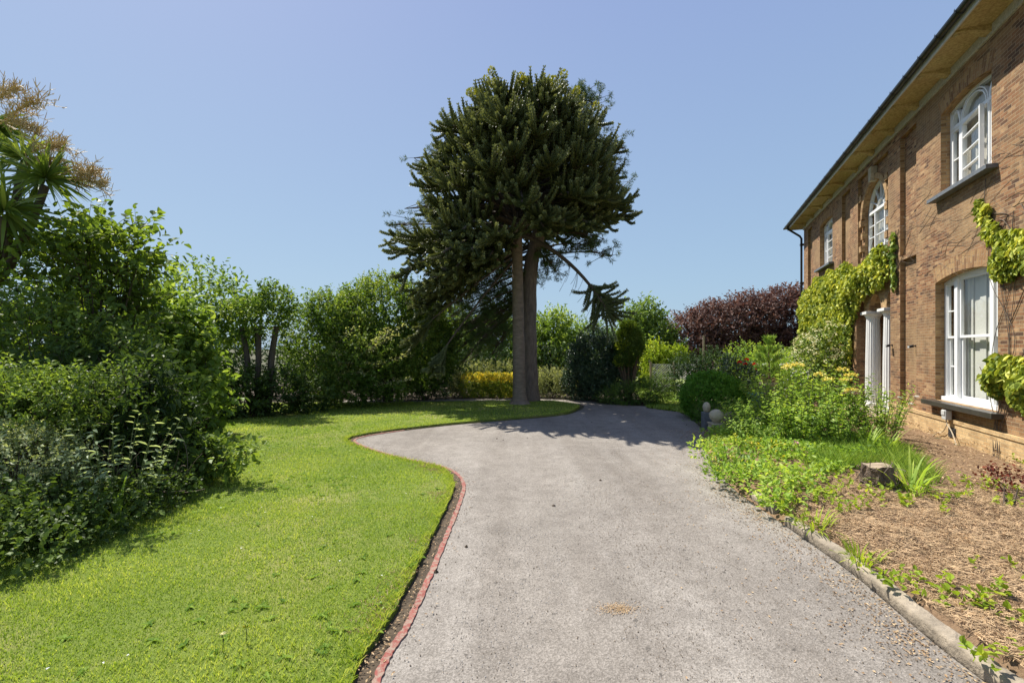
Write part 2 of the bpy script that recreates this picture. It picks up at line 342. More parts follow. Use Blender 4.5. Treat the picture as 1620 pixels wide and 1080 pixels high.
LM('box', (.05, .12, .012), (.085, .19, .02), (.16, .29, .04), trans=.35)
LM('yellowgreen', (0.090, 0.150, 0.015), (0.190, 0.260, 0.025), (0.340, 0.370, 0.050))
LM('perennial', (0.093, 0.162, 0.027), (0.186, 0.284, 0.047), (0.373, 0.432, 0.095))
LM('greyshrub', (0.100, 0.120, 0.060), (0.190, 0.210, 0.100), (0.360, 0.360, 0.200))
LM('creeper', (.07, .105, .014), (.22, .265, .035), (.46, .46, .09), trans=.28, tcol=(1.4, 1.3, .7))
LM('creepergreen', (.05, .085, .014), (.12, .18, .03), (.27, .33, .07), trans=.26, tcol=(1.4, 1.3, .7))
LM('needle', (0.041, 0.068, 0.019), (0.074, 0.115, 0.034), (0.135, 0.176, 0.054), trans=.15)
LM('potpine', (0.121, 0.203, 0.041), (0.216, 0.324, 0.068), (0.405, 0.486, 0.135), trans=.25)
LM('scale', (.05, .062, .022), (.1, .115, .042), (.25, .26, .11), trans=.14, rough=.5, spec=.25)
LM('tipcone', (0.200, 0.220, 0.020), (0.340, 0.330, 0.030), (0.450, 0.400, 0.050), trans=.1)
LM('sword', (.05, .08, .016), (.1, .145, .028), (.24, .28, .06), rough=.4, trans=.3)
LM('panicle', (.3, .22, .09), (.42, .33, .16), (.55, .46, .27), trans=.25, tcol=(1.1, 1.05, .9))
LM('deadleaf', (0.150, 0.090, 0.045), (0.290, 0.190, 0.100), (0.450, 0.340, 0.200), trans=.15, tcol=(1, 1, 1))
LM('redleaf', (0.060, 0.018, 0.012), (0.120, 0.030, 0.018), (0.200, 0.060, 0.030), trans=.2, tcol=(1.4, .8, .6))
LM('blade', (.11, .175, .018), (.2, .275, .034), (.4, .42, .12), trans=.35)
LM('clover', (.05, .1, .022), (.1, .165, .04), (.24, .3, .11), trans=.3)
LM('weed', (0.085, 0.155, 0.024), (0.147, 0.230, 0.038), (0.264, 0.338, 0.068), trans=.35)

# ------------------------------------------------------------------ ground, drive, lawn, bed
def sheet(name, poly, z, mat, kind='structure', skirt=0, label=None):
    poly = np.asarray(poly); v = [Vector((x, y, 0)) for x, y in poly]
    tri = np.array(geometry.tessellate_polygon([v]))
    a = poly[tri]; cr = (a[:, 1, 0]-a[:, 0, 0])*(a[:, 2, 1]-a[:, 0, 1])-(a[:, 1, 1]-a[:, 0, 1])*(a[:, 2, 0]-a[:, 0, 0])
    tri[cr < 0] = tri[cr < 0][:, ::-1]
    mb = MB(); V = np.column_stack([poly, np.full(len(poly), z)]); mb.add(V, tri)
    if skirt:
        n = len(poly); V2 = np.vstack([V, V-[0, 0, skirt]]); i = np.arange(n); j = (i+1) % n
        mb.add(V2, np.stack([i, i+n, j+n, j], 1))
    o = mb.build(name, mat); o['kind'] = kind
    return o
LEFT_EDGE = smoothline(np.array([(-.25, .2), (-.45, 1.3)]+[tuple(G(x, y)) for x, y in
    [(600, 1080), (650, 985), (690, 895), (716, 830), (731, 790), (735, 766), (722, 748), (697, 737), (655, 728), (610, 717), (577, 706), (562, 697), (580, 690), (640, 681), (720, 672), (800, 665), (870, 659), (908, 653)]]+[(1.95, 12.3), (1.75, 13.0), (1.0, 13.6), (-1.0, 13.5), (-3.2, 13.2), (-5, 13.1)]), 5)
RIGHT_EDGE = smoothline(np.array([(2.12, -2), (2.15, .8)]+[tuple(G(x, y)) for x, y in [(1560, 1080), (1440, 985), (1345, 905), (1240, 830), (1190, 795), (1152, 765), (1122, 722), (1107, 692), (1113, 681), (1085, 658), (1050, 645)]]+[(2.75, 12.8), (2.2, 13.6), (.9, 14.25), (-1, 14.2), (-3.2, 13.9), (-5, 13.9)]), 5)
big = MB(); big.add([(-2000, -600, -.03), (2000, -600, -.03), (2000, 3000, -.03), (-2000, 3000, -.03)], [(0, 1, 2, 3)])
big.build('ground', MT['ground'])['kind'] = 'structure'
drive_poly = np.vstack([[(-.2, -2.2)], LEFT_EDGE, RIGHT_EDGE[::-1]])
sheet('driveway', drive_poly, 0, MT['asphalt'])
LAWN_EDGE = offset(LEFT_EDGE, .125)
# a slightly ragged turf edge
LAWN_EDGE = LAWN_EDGE+np.stack([np.sin(np.arange(len(LAWN_EDGE))*2.1)*.012, np.sin(np.arange(len(LAWN_EDGE))*1.7)*.012], 1)
lawn_poly = np.vstack([[(-.6, -1.5)], LAWN_EDGE, [(-7, 12.8), (-12, 12.2), (-12, -1.5)]])
sheet('lawn', lawn_poly, .03, MT['turf'], skirt=.055)
side_lawn = np.array([(3.55, 12.0), (4.25, 11.0), (4.6, 11.8), (5.6, 14), (7.5, 18), (9, 24), (4, 25), (4.6, 17.5), (4.0, 14)])
sheet('side_lawn', side_lawn, .0, MT['turf'], skirt=.025)
# soil strip between turf and edging
s0, s1 = offset(LEFT_EDGE, .03), offset(LEFT_EDGE, .14)
mb = MB(); n = 92
V = np.vstack([np.column_stack([s0[:n], np.full(n, .004)]), np.column_stack([s1[:n], np.full(n, -.012)])]); i = np.arange(n-1)
mb.add(V, np.stack([i, i+1, i+1+n, i+n], 1)); o = mb.build('soil_strip', MT['soil_shade']); o['kind'] = 'structure'
# red edging
def ribbon_box(mb, line, w, z0, z1, jag=0):
    a, b = offset(line, -w/2), offset(line, w/2)
    if jag: a = a+rng.normal(size=a.shape)*jag; b = b+rng.normal(size=b.shape)*jag
    n = len(line); V = np.vstack([np.column_stack([q, np.full(n, z)]) for q, z in ((a, z0), (b, z0), (b, z1), (a, z1))])
    i = np.arange(n-1); f = []
    for k in range(4): f.append(np.stack([i+k*n, i+1+k*n, i+1+((k+1) % 4)*n, i+((k+1) % 4)*n], 1)[:, ::-1])
    mb.add(V, np.vstack(f)); mb.add(V[[0, n, 2*n, 3*n]], [(0, 1, 2, 3)]); mb.add(V[[n-1, 2*n-1, 3*n-1, 4*n-1]], [(3, 2, 1, 0)])
mb = MB(); e = smoothline(offset(LEFT_EDGE, .012)[:76], 4); ribbon_box(mb, e, .04, -.02, .01, .0032)
tag(mb.build('edging_strip', MT['red'], origin=(*LEFT_EDGE[30], 0)), 'worn red painted edging strip curving between lawn and driveway', 'edging')
# concrete kerb on the right: a long run and a short broken length
ke = RIGHT_EDGE
def resamp(l, n):
    d = np.r_[0, np.cumsum(np.linalg.norm(np.diff(l, axis=0), axis=1))]; q = np.linspace(0, d[-1], n); return np.stack([np.interp(q, d, l[:, 0]), np.interp(q, d, l[:, 1])], 1)
def kerb(name, line, label, tilt=0):
    mb = MB(); line = resamp(smoothline(line, 5), int(60*np.linalg.norm(line[-1]-line[0]))); n = len(line); th = np.array([(-.05, -.05), (-.052, .058), (-.048, .07), (-.038, .076), (.036, .08), (.046, .076), (.05, .066), (.052, -.05)])
    prof = []
    for (x, z) in th:
        jt = (np.abs(((np.r_[0, np.cumsum(np.linalg.norm(np.diff(line, axis=0), axis=1))]+.4) % .92)-.46) < .012)*(-.016); l = offset(line, -x*.86-.05); prof.append(np.column_stack([l, np.full(n, z)+(z > 0)*jt+(rng.normal(size=n)*.0022)+np.sin(np.arange(n)*.23)*.004+np.sin(np.arange(n)*.61+x*30)*.0025]))
    V = np.stack(prof, 1).reshape(-1, 3); k = len(th); i = np.arange(n-1)[:, None]*k; j = np.arange(k)[None]; j2 = (j+1) % k
    mb.add(V, np.stack(np.broadcast_arrays(i+j, i+j2, i+k+j2, i+k+j), -1).reshape(-1, 4))
    mb.add(V[:k], [tuple(range(k))[::-1]]); mb.add(V[-k:], [tuple(range(k))])
    return tag(mb.build(name, MT['concrete'], origin=(*line[n//2], 0), smooth=True), label, 'kerb')
ks = np.array([p for p in ke if -1.5 < p[1] < 4.05]); kerb('kerb', ks, 'long weathered concrete kerb along the right side of the driveway')
ks = np.array([p for p in ke if 4.22 < p[1] < 4.75]); kerb('kerb', ks+[.03, 0], 'short broken length of kerb half buried in weeds beyond the long kerb')
# house frame: local x runs along the front wall, local y outward
TH = math.atan2(279, F); CT, ST = math.cos(TH), math.sin(TH); DW = 4.5*CT
HO = np.array([DW*CT, -DW*ST])
def U(px): return (3240.0/(px-1089)+DW*ST)/CT
def UZ(px, py): Z = 3240.0/(px-1089); return ((Z+DW*ST)/CT, H+(HZ-py)*Z/F)
def HW(u, y=0.0, z=0.0): return np.array([HO[0]+u*ST-y*CT, HO[1]+u*CT+y*ST, z])
# bed
bed_l = np.array([p for p in ke if p[1] < 8.8][:58]); nb = len(bed_l); NV = 44
wu = np.linspace(-2.5, 17.5, nb); wl = np.array([HW(u)[:2] for u in wu])
def bed_h(x, y):
    p = np.stack([x, y, 0*x], -1).reshape(-1, 3); return (.09+.022*noise3(p, 2.2, 3)+.012*noise3(p, 6, 8)+.006*noise3(p, 17, 9)).reshape(np.shape(x))
tt = np.linspace(0, 1, NV)
# resample along the kerb for a finer sheet
A_, B_ = resamp(bed_l, 110), resamp(wl, 110)
A_ = A_+np.array([.06, 0])
XY = A_[:, None]*(1-tt)[None, :, None]+B_[:, None]*tt[None, :, None]
Zb = bed_h(XY[..., 0], XY[..., 1])*np.clip(.75+tt*6, .75, 1.0)[None]-.11*np.clip((tt-.45)/.55, 0, 1)[None]
Zb[:, 0] = -.01; XY[:, 0] = XY[:, 0]*.5+XY[:, 1]*.5-np.array([.1, 0])
V = np.concatenate([XY, Zb[..., None]], -1).reshape(-1, 3); i = np.arange(109)[:, None]*NV; j = np.arange(NV-1)[None]
mb = MB(); mb.add(V, np.stack(np.broadcast_arrays(i+j, i+j+1, i+NV+j+1, i+NV+j), -1).reshape(-1, 4)[:, ::-1]); o = mb.build('flower_bed', MT['soil'], smooth=True); o['kind'] = 'structure'
bed_poly = np.vstack([A_, B_[::-1]])
# flat soil behind, under the shrubs around the drive
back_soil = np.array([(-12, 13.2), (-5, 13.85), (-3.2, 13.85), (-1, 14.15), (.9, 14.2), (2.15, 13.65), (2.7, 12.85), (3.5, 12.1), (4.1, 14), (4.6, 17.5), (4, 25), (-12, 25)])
sheet('soil_border', back_soil, -.012, MT['soil_shade'])  # shade beneath the shrubs is put into this dark soil colour
mb = MB()

# ------------------------------------------------------------------ house
HZANG = math.atan2(CT, ST)
house = empty('brick_house', (HO[0], HO[1], 0), 'long two storey brown brick house with deep eaves and white windows', 'house', rz=HZANG)
CU = 13.6; U0, U1 = 6.55, 20.63; ZT = 6.2
def arc(u0, u1, zs, rise, n=14):           # points of an arch from u1 back to u0 at spring height zs
    w = (u1-u0)/2; c = (u0+u1)/2
    if rise >= w-1e-6: return [(c+w*math.cos(a), zs+rise*math.sin(a)) for a in np.linspace(0, math.pi, n)]
    R = (w*w+rise*rise)/(2*rise); a0 = math.asin(w/R)
    return [(c+R*math.sin(a), zs+rise-R+R*math.cos(a)) for a in np.linspace(a0, -a0, n)]
def hole(u0, u1, z0, zs, rise): return [(u0, z0), (u1, z0)]+arc(u0, u1, zs, rise)
def rect(u0, u1, z0, z1): return [(u0, z0), (u1, z0), (u1, z1), (u0, z1)]
def face_poly(mb, outer, holes, y, mi=0):
    loops = [[Vector((u, z, 0)) for u, z in outer]]+[[Vector((u, z, 0)) for u, z in h] for h in holes]
    tri = np.array(geometry.tessellate_polygon(loops)); P = np.array([p for l in [outer]+holes for p in l], float)
    a = P[tri]; cr = (a[:, 1, 0]-a[:, 0, 0])*(a[:, 2, 1]-a[:, 0, 1])-(a[:, 1, 1]-a[:, 0, 1])*(a[:, 2, 0]-a[:, 0, 0])
    tri = tri[np.abs(cr) > 1e-9]; cr = cr[np.abs(cr) > 1e-9]
    tri[cr > 0] = tri[cr > 0][:, ::-1]
    mb.add(np.column_stack([P[:, 0], np.full(len(P), y), P[:, 1]]), tri, mi=mi)
def reveal(mb, loop, y0, y1, mi=0):
    P = np.array(loop); n = len(P); V = np.vstack([np.column_stack([P[:, 0], np.full(n, y0), P[:, 1]]), np.column_stack([P[:, 0], np.full(n, y1), P[:, 1]])])
    i = np.arange(n); j = (i+1) % n; mb.add(V, np.stack([i, j, j+n, i+n], 1), mi=mi)
DW_ = .13                                  # how far the window frames sit back
near_lo = (8.72, 10.52, .63, 2.74, .11); far_lo = (2*CU-10.52, 2*CU-8.72, .63, 2.74, .11)
near_up = (8.87, 10.33, 4.26, 5.71, .085); far_up = (2*CU-10.33, 2*CU-8.87, 4.26, 5.71, .085)
door_up = (CU-.755, CU+.755, 3.75, 4.93, .755)
SD = .085
strips_u = [(11.26, 12.0), (15.2, 15.94), (7.2, 7.85), (19.35, 20.0)]
zt_rec = 6.02
holes = [hole(*w) for w in (near_lo, far_lo, near_up, far_up)]
rec = []
for a, b in strips_u: rec += [rect(a, b, .36, 3.42), rect(a, b, 3.5, zt_rec)]
cen = rect(12.62, 14.58, 3.42, zt_rec)
porch = rect(12.5, 14.7, -.1, 3.18)
mb = MB()
face_poly(mb, rect(U0, U1, -.12, ZT), holes+rec+[cen, porch], 0)
for h in holes: reveal(mb, h, 0, -.32, 1)
for h in rec:
    reveal(mb, h, 0, -SD, 1); face_poly(mb, h, [], -SD)
reveal(mb, cen, 0, -SD, 1); dh = hole(*door_up); face_poly(mb, cen, [dh], -SD); reveal(mb, dh, -SD, -.4, 1)
reveal(mb, porch, 0, -.3, 0)
mb.build('front_wall', [MT['brick'], MT['buff']], house, boxuv=True)
# other walls, floor, storey
DP = 8.5
mb = MB()
mb.add([(U0, 0, -.12), (U0, -DP, -.12), (U0, -DP, ZT), (U0, 0, ZT)], [(0, 3, 2, 1)]); mb.add([(U1, 0, -.12), (U1, -DP, -.12), (U1, -DP, ZT), (U1, 0, ZT)], [(0, 1, 2, 3)])
mb.add([(U0, -DP, -.12), (U1, -DP, -.12), (U1, -DP, ZT), (U0, -DP, ZT)], [(0, 1, 2, 3)]); mb.build('outer_wall', MT['brick'], house, boxuv=True)
mb = MB()
for a, b in ((U0+.05, 12.3), (14.9, U1-.05)):
    for z0, z1 in ((.2, 3.2), (3.45, 6.1)):
        mb.box((a, -4.8, z0), (b, -4.7, z1)); mb.box((a, -4.7, z0-.1), (b, -.33, z0), 1); mb.box((a, -4.7, z1), (b, -.33, z1+.08))
        mb.box((a-.04, -4.7, z0), (a, -.33, z1)); mb.box((b, -4.7, z0), (b+.04, -.33, z1))
mb.box((12.5, -4.8, 3.45), (14.7, -4.7, 6.1)); mb.box((12.5, -4.7, 3.35), (14.7, -.45, 3.42), 1)
mb.build('interior_wall', [MT['plaster'], MT['dark_room']], house)
# plinth: slightly proud, with a weathered top course
for a, b in ((U0-.03, 12.47), (14.73, U1+.03)):
    mb = MB(); mb.box((a, .0, -.12), (b, .035, .3)); mb.box((a, 0, .3), (b, .05, .36)); mb.build('plinth', MT['plinth'], house, boxuv=True)
# brick arches over the windows: upright bricks
def flat_arch(w, y, thick=.24, splay=.1, n=26):
    u0, u1, z0, zs, rise = w; mb = MB()
    lo = arc(u0, u1, zs, rise, n)[::-1]; hi = arc(u0-splay, u1+splay, zs+thick-.03, rise*.95, n)[::-1]
    V = []; uvs = []; f = []; L = u1-u0
    for i in range(n):
        for yy in (y, -.01):
            V += [(lo[i][0], yy, lo[i][1]), (hi[i][0], yy, hi[i][1])]
    for i in range(n-1):
        a = i*4; b = a+4; s0, s1 = L*i/(n-1), L*(i+1)/(n-1)
        f.append((a, a+1, b+1, b)); uvs += [(0.01, s0), (.23, s0), (.23, s1), (.01, s1)]
        f.append((a+1, a+3, b+3, b+1)); uvs += [(0, s0), (.05, s0), (.05, s1), (0, s1)]
        f.append((a, b, b+2, a+2)); uvs += [(0, s0), (0, s1), (.05, s1), (.05, s0)]
    for a, rv in ((0, False), ((n-1)*4, True)):
        f.append((a, a+2, a+3, a+1) if not rv else (a+1, a+3, a+2, a)); uvs += [(0, 0), (.05, 0), (.05, .2), (0, .2)]
    mb.add(V, f, uv=uvs); mb.build('brick_arch', MT['arch'], house)
for w in (near_lo, far_lo): flat_arch(w, .004, .3)
for w in (near_up, far_up): flat_arch(w, .004, .27)
# arched surround with rusticated blocks and a keystone
mb = MB(); n = 22; u0, u1, z0, zs, r = door_up; R2 = r+.13; V = []; f = []; uvs = []
for i, a in enumerate(np.linspace(0, math.pi, n)):
    for rr, yy in ((r, -SD), (r, -.02), (R2, -.02), (R2, -SD)): V.append((CU+rr*math.cos(a), yy, zs+rr*math.sin(a)))
for i in range(n-1):
    for k in range(3):
        a = i*4+k; f.append((a, a+1, a+5, a+4)); s0, s1 = i*.11, (i+1)*.11; uvs += [(0.01, s0), (.22, s0), (.22, s1), (.01, s1)]
mb.add(V, f, uv=uvs); mb.build('arch_surround', MT['buff'], house)
for s in (-1, 1):
    for k in range(6):
        z = 3.75+k*.33; w = .16 if k % 2 else .12
        a, b = sorted((CU+s*(r+.001), CU+s*(r+w))); mb = MB(); mb.box((a, -SD-.01, z), (b, -.0 if k % 2 else -.03, z+(.16 if k % 2 else .17))); mb.build('surround_block', MT['buff'], house, boxuv=True)
mb = MB(); mb.add([(CU-.07, -SD, 5.66), (CU+.07, -SD, 5.66), (CU+.1, -SD, 6.0), (CU-.1, -SD, 6.0), (CU-.07, .05, 5.66), (CU+.07, .05, 5.66), (CU+.1, .05, 6.0), (CU-.1, .05, 6.0)], [(0, 1, 2, 3), (7, 6, 5, 4), (0, 4, 5, 1), (1, 5, 6, 2), (2, 6, 7, 3), (3, 7, 4, 0)]); mb.build('keystone', MT['stone'], house, bevel=.006)
# porch: recess, screen of arches on columns
mb = MB(); zc = 2.5
sc_h = [hole(CU-.39, CU+.39, zc, zc+.001, .39)]
outer = rect(12.5, 14.7, zc, 3.18)
top = [(12.5, zc)]+[(12.5+.02, zc)]
pts = [(12.5, 3.18), (12.5, zc+.42)]+[(12.5+.4*math.sin(a), zc+.02+.4*math.cos(a)) for a in np.linspace(0.1, math.pi/2, 7)]
pts += [(CU-.39, zc)]+[(CU-.39*math.cos(a), zc+.39*math.sin(a)) for a in np.linspace(.15, math.pi-.15, 12)]+[(CU+.39, zc)]
pts += [(14.7-.4*math.sin(a), zc+.02+.4*math.cos(a)) for a in np.linspace(math.pi/2, .1, 7)]+[(14.7, zc+.42), (14.7, 3.18)]
face_poly(mb, pts, [], -.06); reveal(mb, pts[::-1], -.06, -.34, 0); face_poly(mb, pts, [], -.34)
mb.build('porch_arch', MT['buff'], house, boxuv=True)
mb = MB(); mb.box((12.4, -1.7, -.1), (12.5, -.3, 3.2)); mb.box((14.7, -1.7, -.1), (14.8, -.3, 3.2)); mb.box((12.4, -1.8, -.1), (14.8, -1.7, 3.2)); mb.box((12.4, -1.7, 3.2), (14.8, -.3, 3.28)); mb.build('porch_wall', MT['brick'], house, boxuv=True)
mb = MB(); mb.box((12.3, -1.7, -.12), (14.9, .25, .1)); mb.build('porch_step', MT['stone'], house, bevel=.01)
mb = MB(); mb.box((CU-.5, -1.697, .1), (CU+.5, -1.64, 2.3)); d = mb.build('front_door', MT['door'], house)
mb = MB(); mb.box((CU+.38, -1.64, 1.1), (CU+.43, -1.6, 1.2)); mb.build('handle', MT['plastic'], d)
for s in (-1, 1):
    cu = CU+s*.56; mb = MB(); n = 80; th = np.arange(n)*2*math.pi/n; fl = 1-.07*np.abs(np.sin(th*10))**.7
    rows = [(.1, .19, 0), (.18, .19, 0), (.2, .165, 0), (.24, .165, 1), (1.3, .158, 1), (2.33, .138, 1), (2.34, .15, 0), (2.37, .15, 0), (2.38, .165, 0), (2.43, .19, 0)]
    V = []
    for z, r_, k in rows:
        rr = r_*(fl if k else 1); V.append(np.column_stack([cu+rr*np.cos(th), -.2+rr*np.sin(th), np.full(n, z)]))
    V = np.vstack(V); i = np.arange(len(rows)-1)[:, None]*n; j = np.arange(n)[None]; mb.add(V, np.stack(np.broadcast_arrays(i+j, i+(j+1) % n, i+n+(j+1) % n, i+n+j), -1).reshape(-1, 4))
    c = mb.build('column', MT['column'], house); mb = MB(); mb.box((cu-.21, -.41, 2.43), (cu+.21, .01, 2.5)); mb.build('capital', MT['column'], c, bevel=.006)
# eaves, gutter, roof
OV = .46; ZS = 6.33
mb = MB(); mb.box((U0-.03, 0, 6.18), (U1+.03, .035, ZS)); mb.build('frieze', MT['frieze'], house)
mb = MB(); mb.box((U0-OV, .036, ZS), (U1+OV, OV, ZS+.03)); mb.box((U1+.031, -DP-OV, ZS), (U1+OV, .0355, ZS+.03)); mb.box((U0-OV, -DP-OV, ZS), (U0-.031, .0355, ZS+.03)); mb.build('soffit', MT['soffit'], house)
mb = MB(); mb.box((U0-OV-.02, OV, ZS-.02), (U1+OV+.02, OV+.022, ZS+.13)); mb.box((U1+OV, -DP-OV, ZS-.02), (U1+OV+.02, OV-.001, ZS+.13)); mb.build('fascia', MT['fascia'], house)
k = 0
for u in np.arange(U0+.05, U1+.2, 1.13):
    mb = MB(); pr = [(.036, ZS-.11), (.036, ZS-.003), (OV-.01, ZS-.003), (OV-.01, ZS-.03), (.3, ZS-.035), (.16, ZS-.065)]
    n = len(pr); V = [(u+s*.075, y, z) for s in (-1, 1) for y, z in pr]; mb.add(V, [(i, (i+1) % n, n+(i+1) % n, n+i) for i in range(n)]); mb.add(V, [tuple(range(n))[::-1]]); mb.add(V, [tuple(range(n, 2*n))])
    mb.box((u-.03, OV-.09, ZS-.06), (u+.03, OV-.03, ZS-.031)); mb.build('eaves_bracket', MT['soffit'], house, bevel=.02)
roof = MB(); e = OV+.05; zr = ZS+.12; x0, x1, y0, y1 = U0-e, U1+e, -DP-e, e; rg = 2.3; dx = (y1-y0)/2
roof.add([(x0, y1, zr), (x1, y1, zr), (x1, y0, zr), (x0, y0, zr), (x0+dx, (y0+y1)/2, zr+rg), (x1-dx, (y0+y1)/2, zr+rg)], [(0, 4, 5, 1), (2, 5, 4, 3)]); roof.add([(x0, y1, zr), (x1, y1, zr), (x1, y0, zr), (x0, y0, zr), (x0+dx, (y0+y1)/2, zr+rg), (x1-dx, (y0+y1)/2, zr+rg)], [(1, 5, 2), (3, 4, 0)])
roof.add([(x0, y1, zr-.006), (x1, y1, zr-.006), (x1, y0, zr-.006), (x0, y0, zr-.006)], [(0, 1, 2, 3)])
roof.build('roof', MT['slate'], house)
for a, b in (((U0-OV-.1, U1+OV+.1, OV+.08), 'front'), ):
    pass
mb = MB(); th = np.linspace(math.pi, 2*math.pi, 9); gy, gz, gr = OV+.085, ZS+.105, .06
for path in (((U0-OV-.15, gy), (U1+OV+.085, gy)), ((U1+OV+.085, gy+.06), (U1+OV+.085, -DP))):
    (a, ya), (b, yb) = path; ax = abs(b-a) > abs(yb-ya)
    V = []
    for (x, y) in path:
        for r_ in (gr, gr-.008):
            for t in th: V.append((x, y+r_*math.cos(t), gz+r_*math.sin(t)) if ax else (x+r_*math.cos(t), y, gz+r_*math.sin(t)))
    m9 = 9; f = [(i, i+1, 2*m9+i+1, 2*m9+i) for i in range(m9-1)]+[(m9+i, 3*m9+i, 3*m9+i+1, m9+i+1) for i in range(m9-1)]+[(0, 2*m9, 3*m9, m9), (m9-1, 2*m9-1, 4*m9-1, 3*m9-1)]
    f += [(i, m9+i, m9+i+1, i+1) for i in range(m9-1)]+[(2*m9+i, 2*m9+i+1, 3*m9+i+1, 3*m9+i) for i in range(m9-1)]
    mb.add(V, f)
g_ = mb.build('gutter', MT['black'], house)
for u in np.arange(U0+.2, U1+.4, .565):
    mb = MB(); V = []
    for x in (u-.018, u+.018):
        for t in np.linspace(math.pi*.97, 2.1*math.pi, 9): V.append((x, gy+(gr+.008)*math.cos(t), gz+(gr+.008)*math.sin(t)))
    mb.add(V, [(i, i+1, 9+i+1, 9+i) for i in range(8)]); mb.box((u-.018, gy-gr-.02, gz-.03), (u+.018, gy-gr-.0075, gz+.012)); mb.build('gutter_clip', MT['black'], g_)
mb = MB(); pu = U1+.12
tubes(mb, np.array([(pu-.02, OV+.08, gz-.06), (pu, OV+.04, gz-.16), (pu, .12, ZS-.35), (pu, .06, ZS-.45), (pu, .06, 3), (pu, .06, 0)]), .04, 10); 
for z in (5.6, 4.1, 2.3): mb.box((pu-.06, -.03, z), (pu+.06, .11, z+.07))
mb.build('downpipe', MT['black'], house)

# windows -----------------------------------------------------------
def poly_bar(mb, p, q, w, y0, y1):         # flat bar between two (u,z) points
    p, q = np.array(p), np.array(q); d = unit(q-p); s = np.array([-d[1], d[0]])*w/2
    c = [p-s, q-s, q+s, p+s]; V = [(a, y, b) for y in (y0, y1) for a, b in c]
    mb.add(V, [(0, 3, 2, 1), (4, 5, 6, 7), (0, 1, 5, 4), (1, 2, 6, 5), (2, 3, 7, 6), (3, 0, 4, 7)][::1])
def arch_bar(mb, pts, w, y0, y1):
    pts = np.array(pts); T = unit(np.gradient(pts, axis=0)); S = np.stack([-T[:, 1], T[:, 0]], 1)*w/2; a, b = pts-S, pts+S; n = len(pts)
    V = np.vstack([np.column_stack([q[:, 0], np.full(n, y), q[:, 1]]) for q, y in ((a, y0), (b, y0), (b, y1), (a, y1))]); i = np.arange(n-1)
    for k in range(4): k2 = (k+1) % 4; mb.add(V, np.stack([i+k*n, i+1+k*n, i+1+k2*n, i+k2*n], 1))
def pane_poly(name, loop, y, parent):
    mb = MB(); face_poly(mb, loop, [], y); return mb.build(name, MT['glass'], parent)
def sill(parent, u0, u1, z, mat, proj, th, over):
    mb = MB(); mb.box((u0-over, .003, z-th), (u1+over, proj, z-.004)); mb.box((u0+.002, -.3, z-th+.004), (u1-.002, .003, z-.001)); return mb.build('window_sill', mat, parent, bevel=.005)
Y0, Y1 = -DW_-.07, -DW_
def outer_frame(mb, w, t=.055, y0=Y0, y1=Y1, rise=None):
    u0, u1, z0, zs, r = w
    mb.box((u0+.002, y0, z0), (u0+t, y1, zs)); mb.box((u1-t, y0, z0), (u1-.002, y1, zs)); mb.box((u0+t, y0, z0), (u1-t, y1, z0+t))
    a = np.array(arc(u0+.002, u1-.002, zs, r, 18)); arch_bar(mb, a-[0, t/2], t, y0, y1)
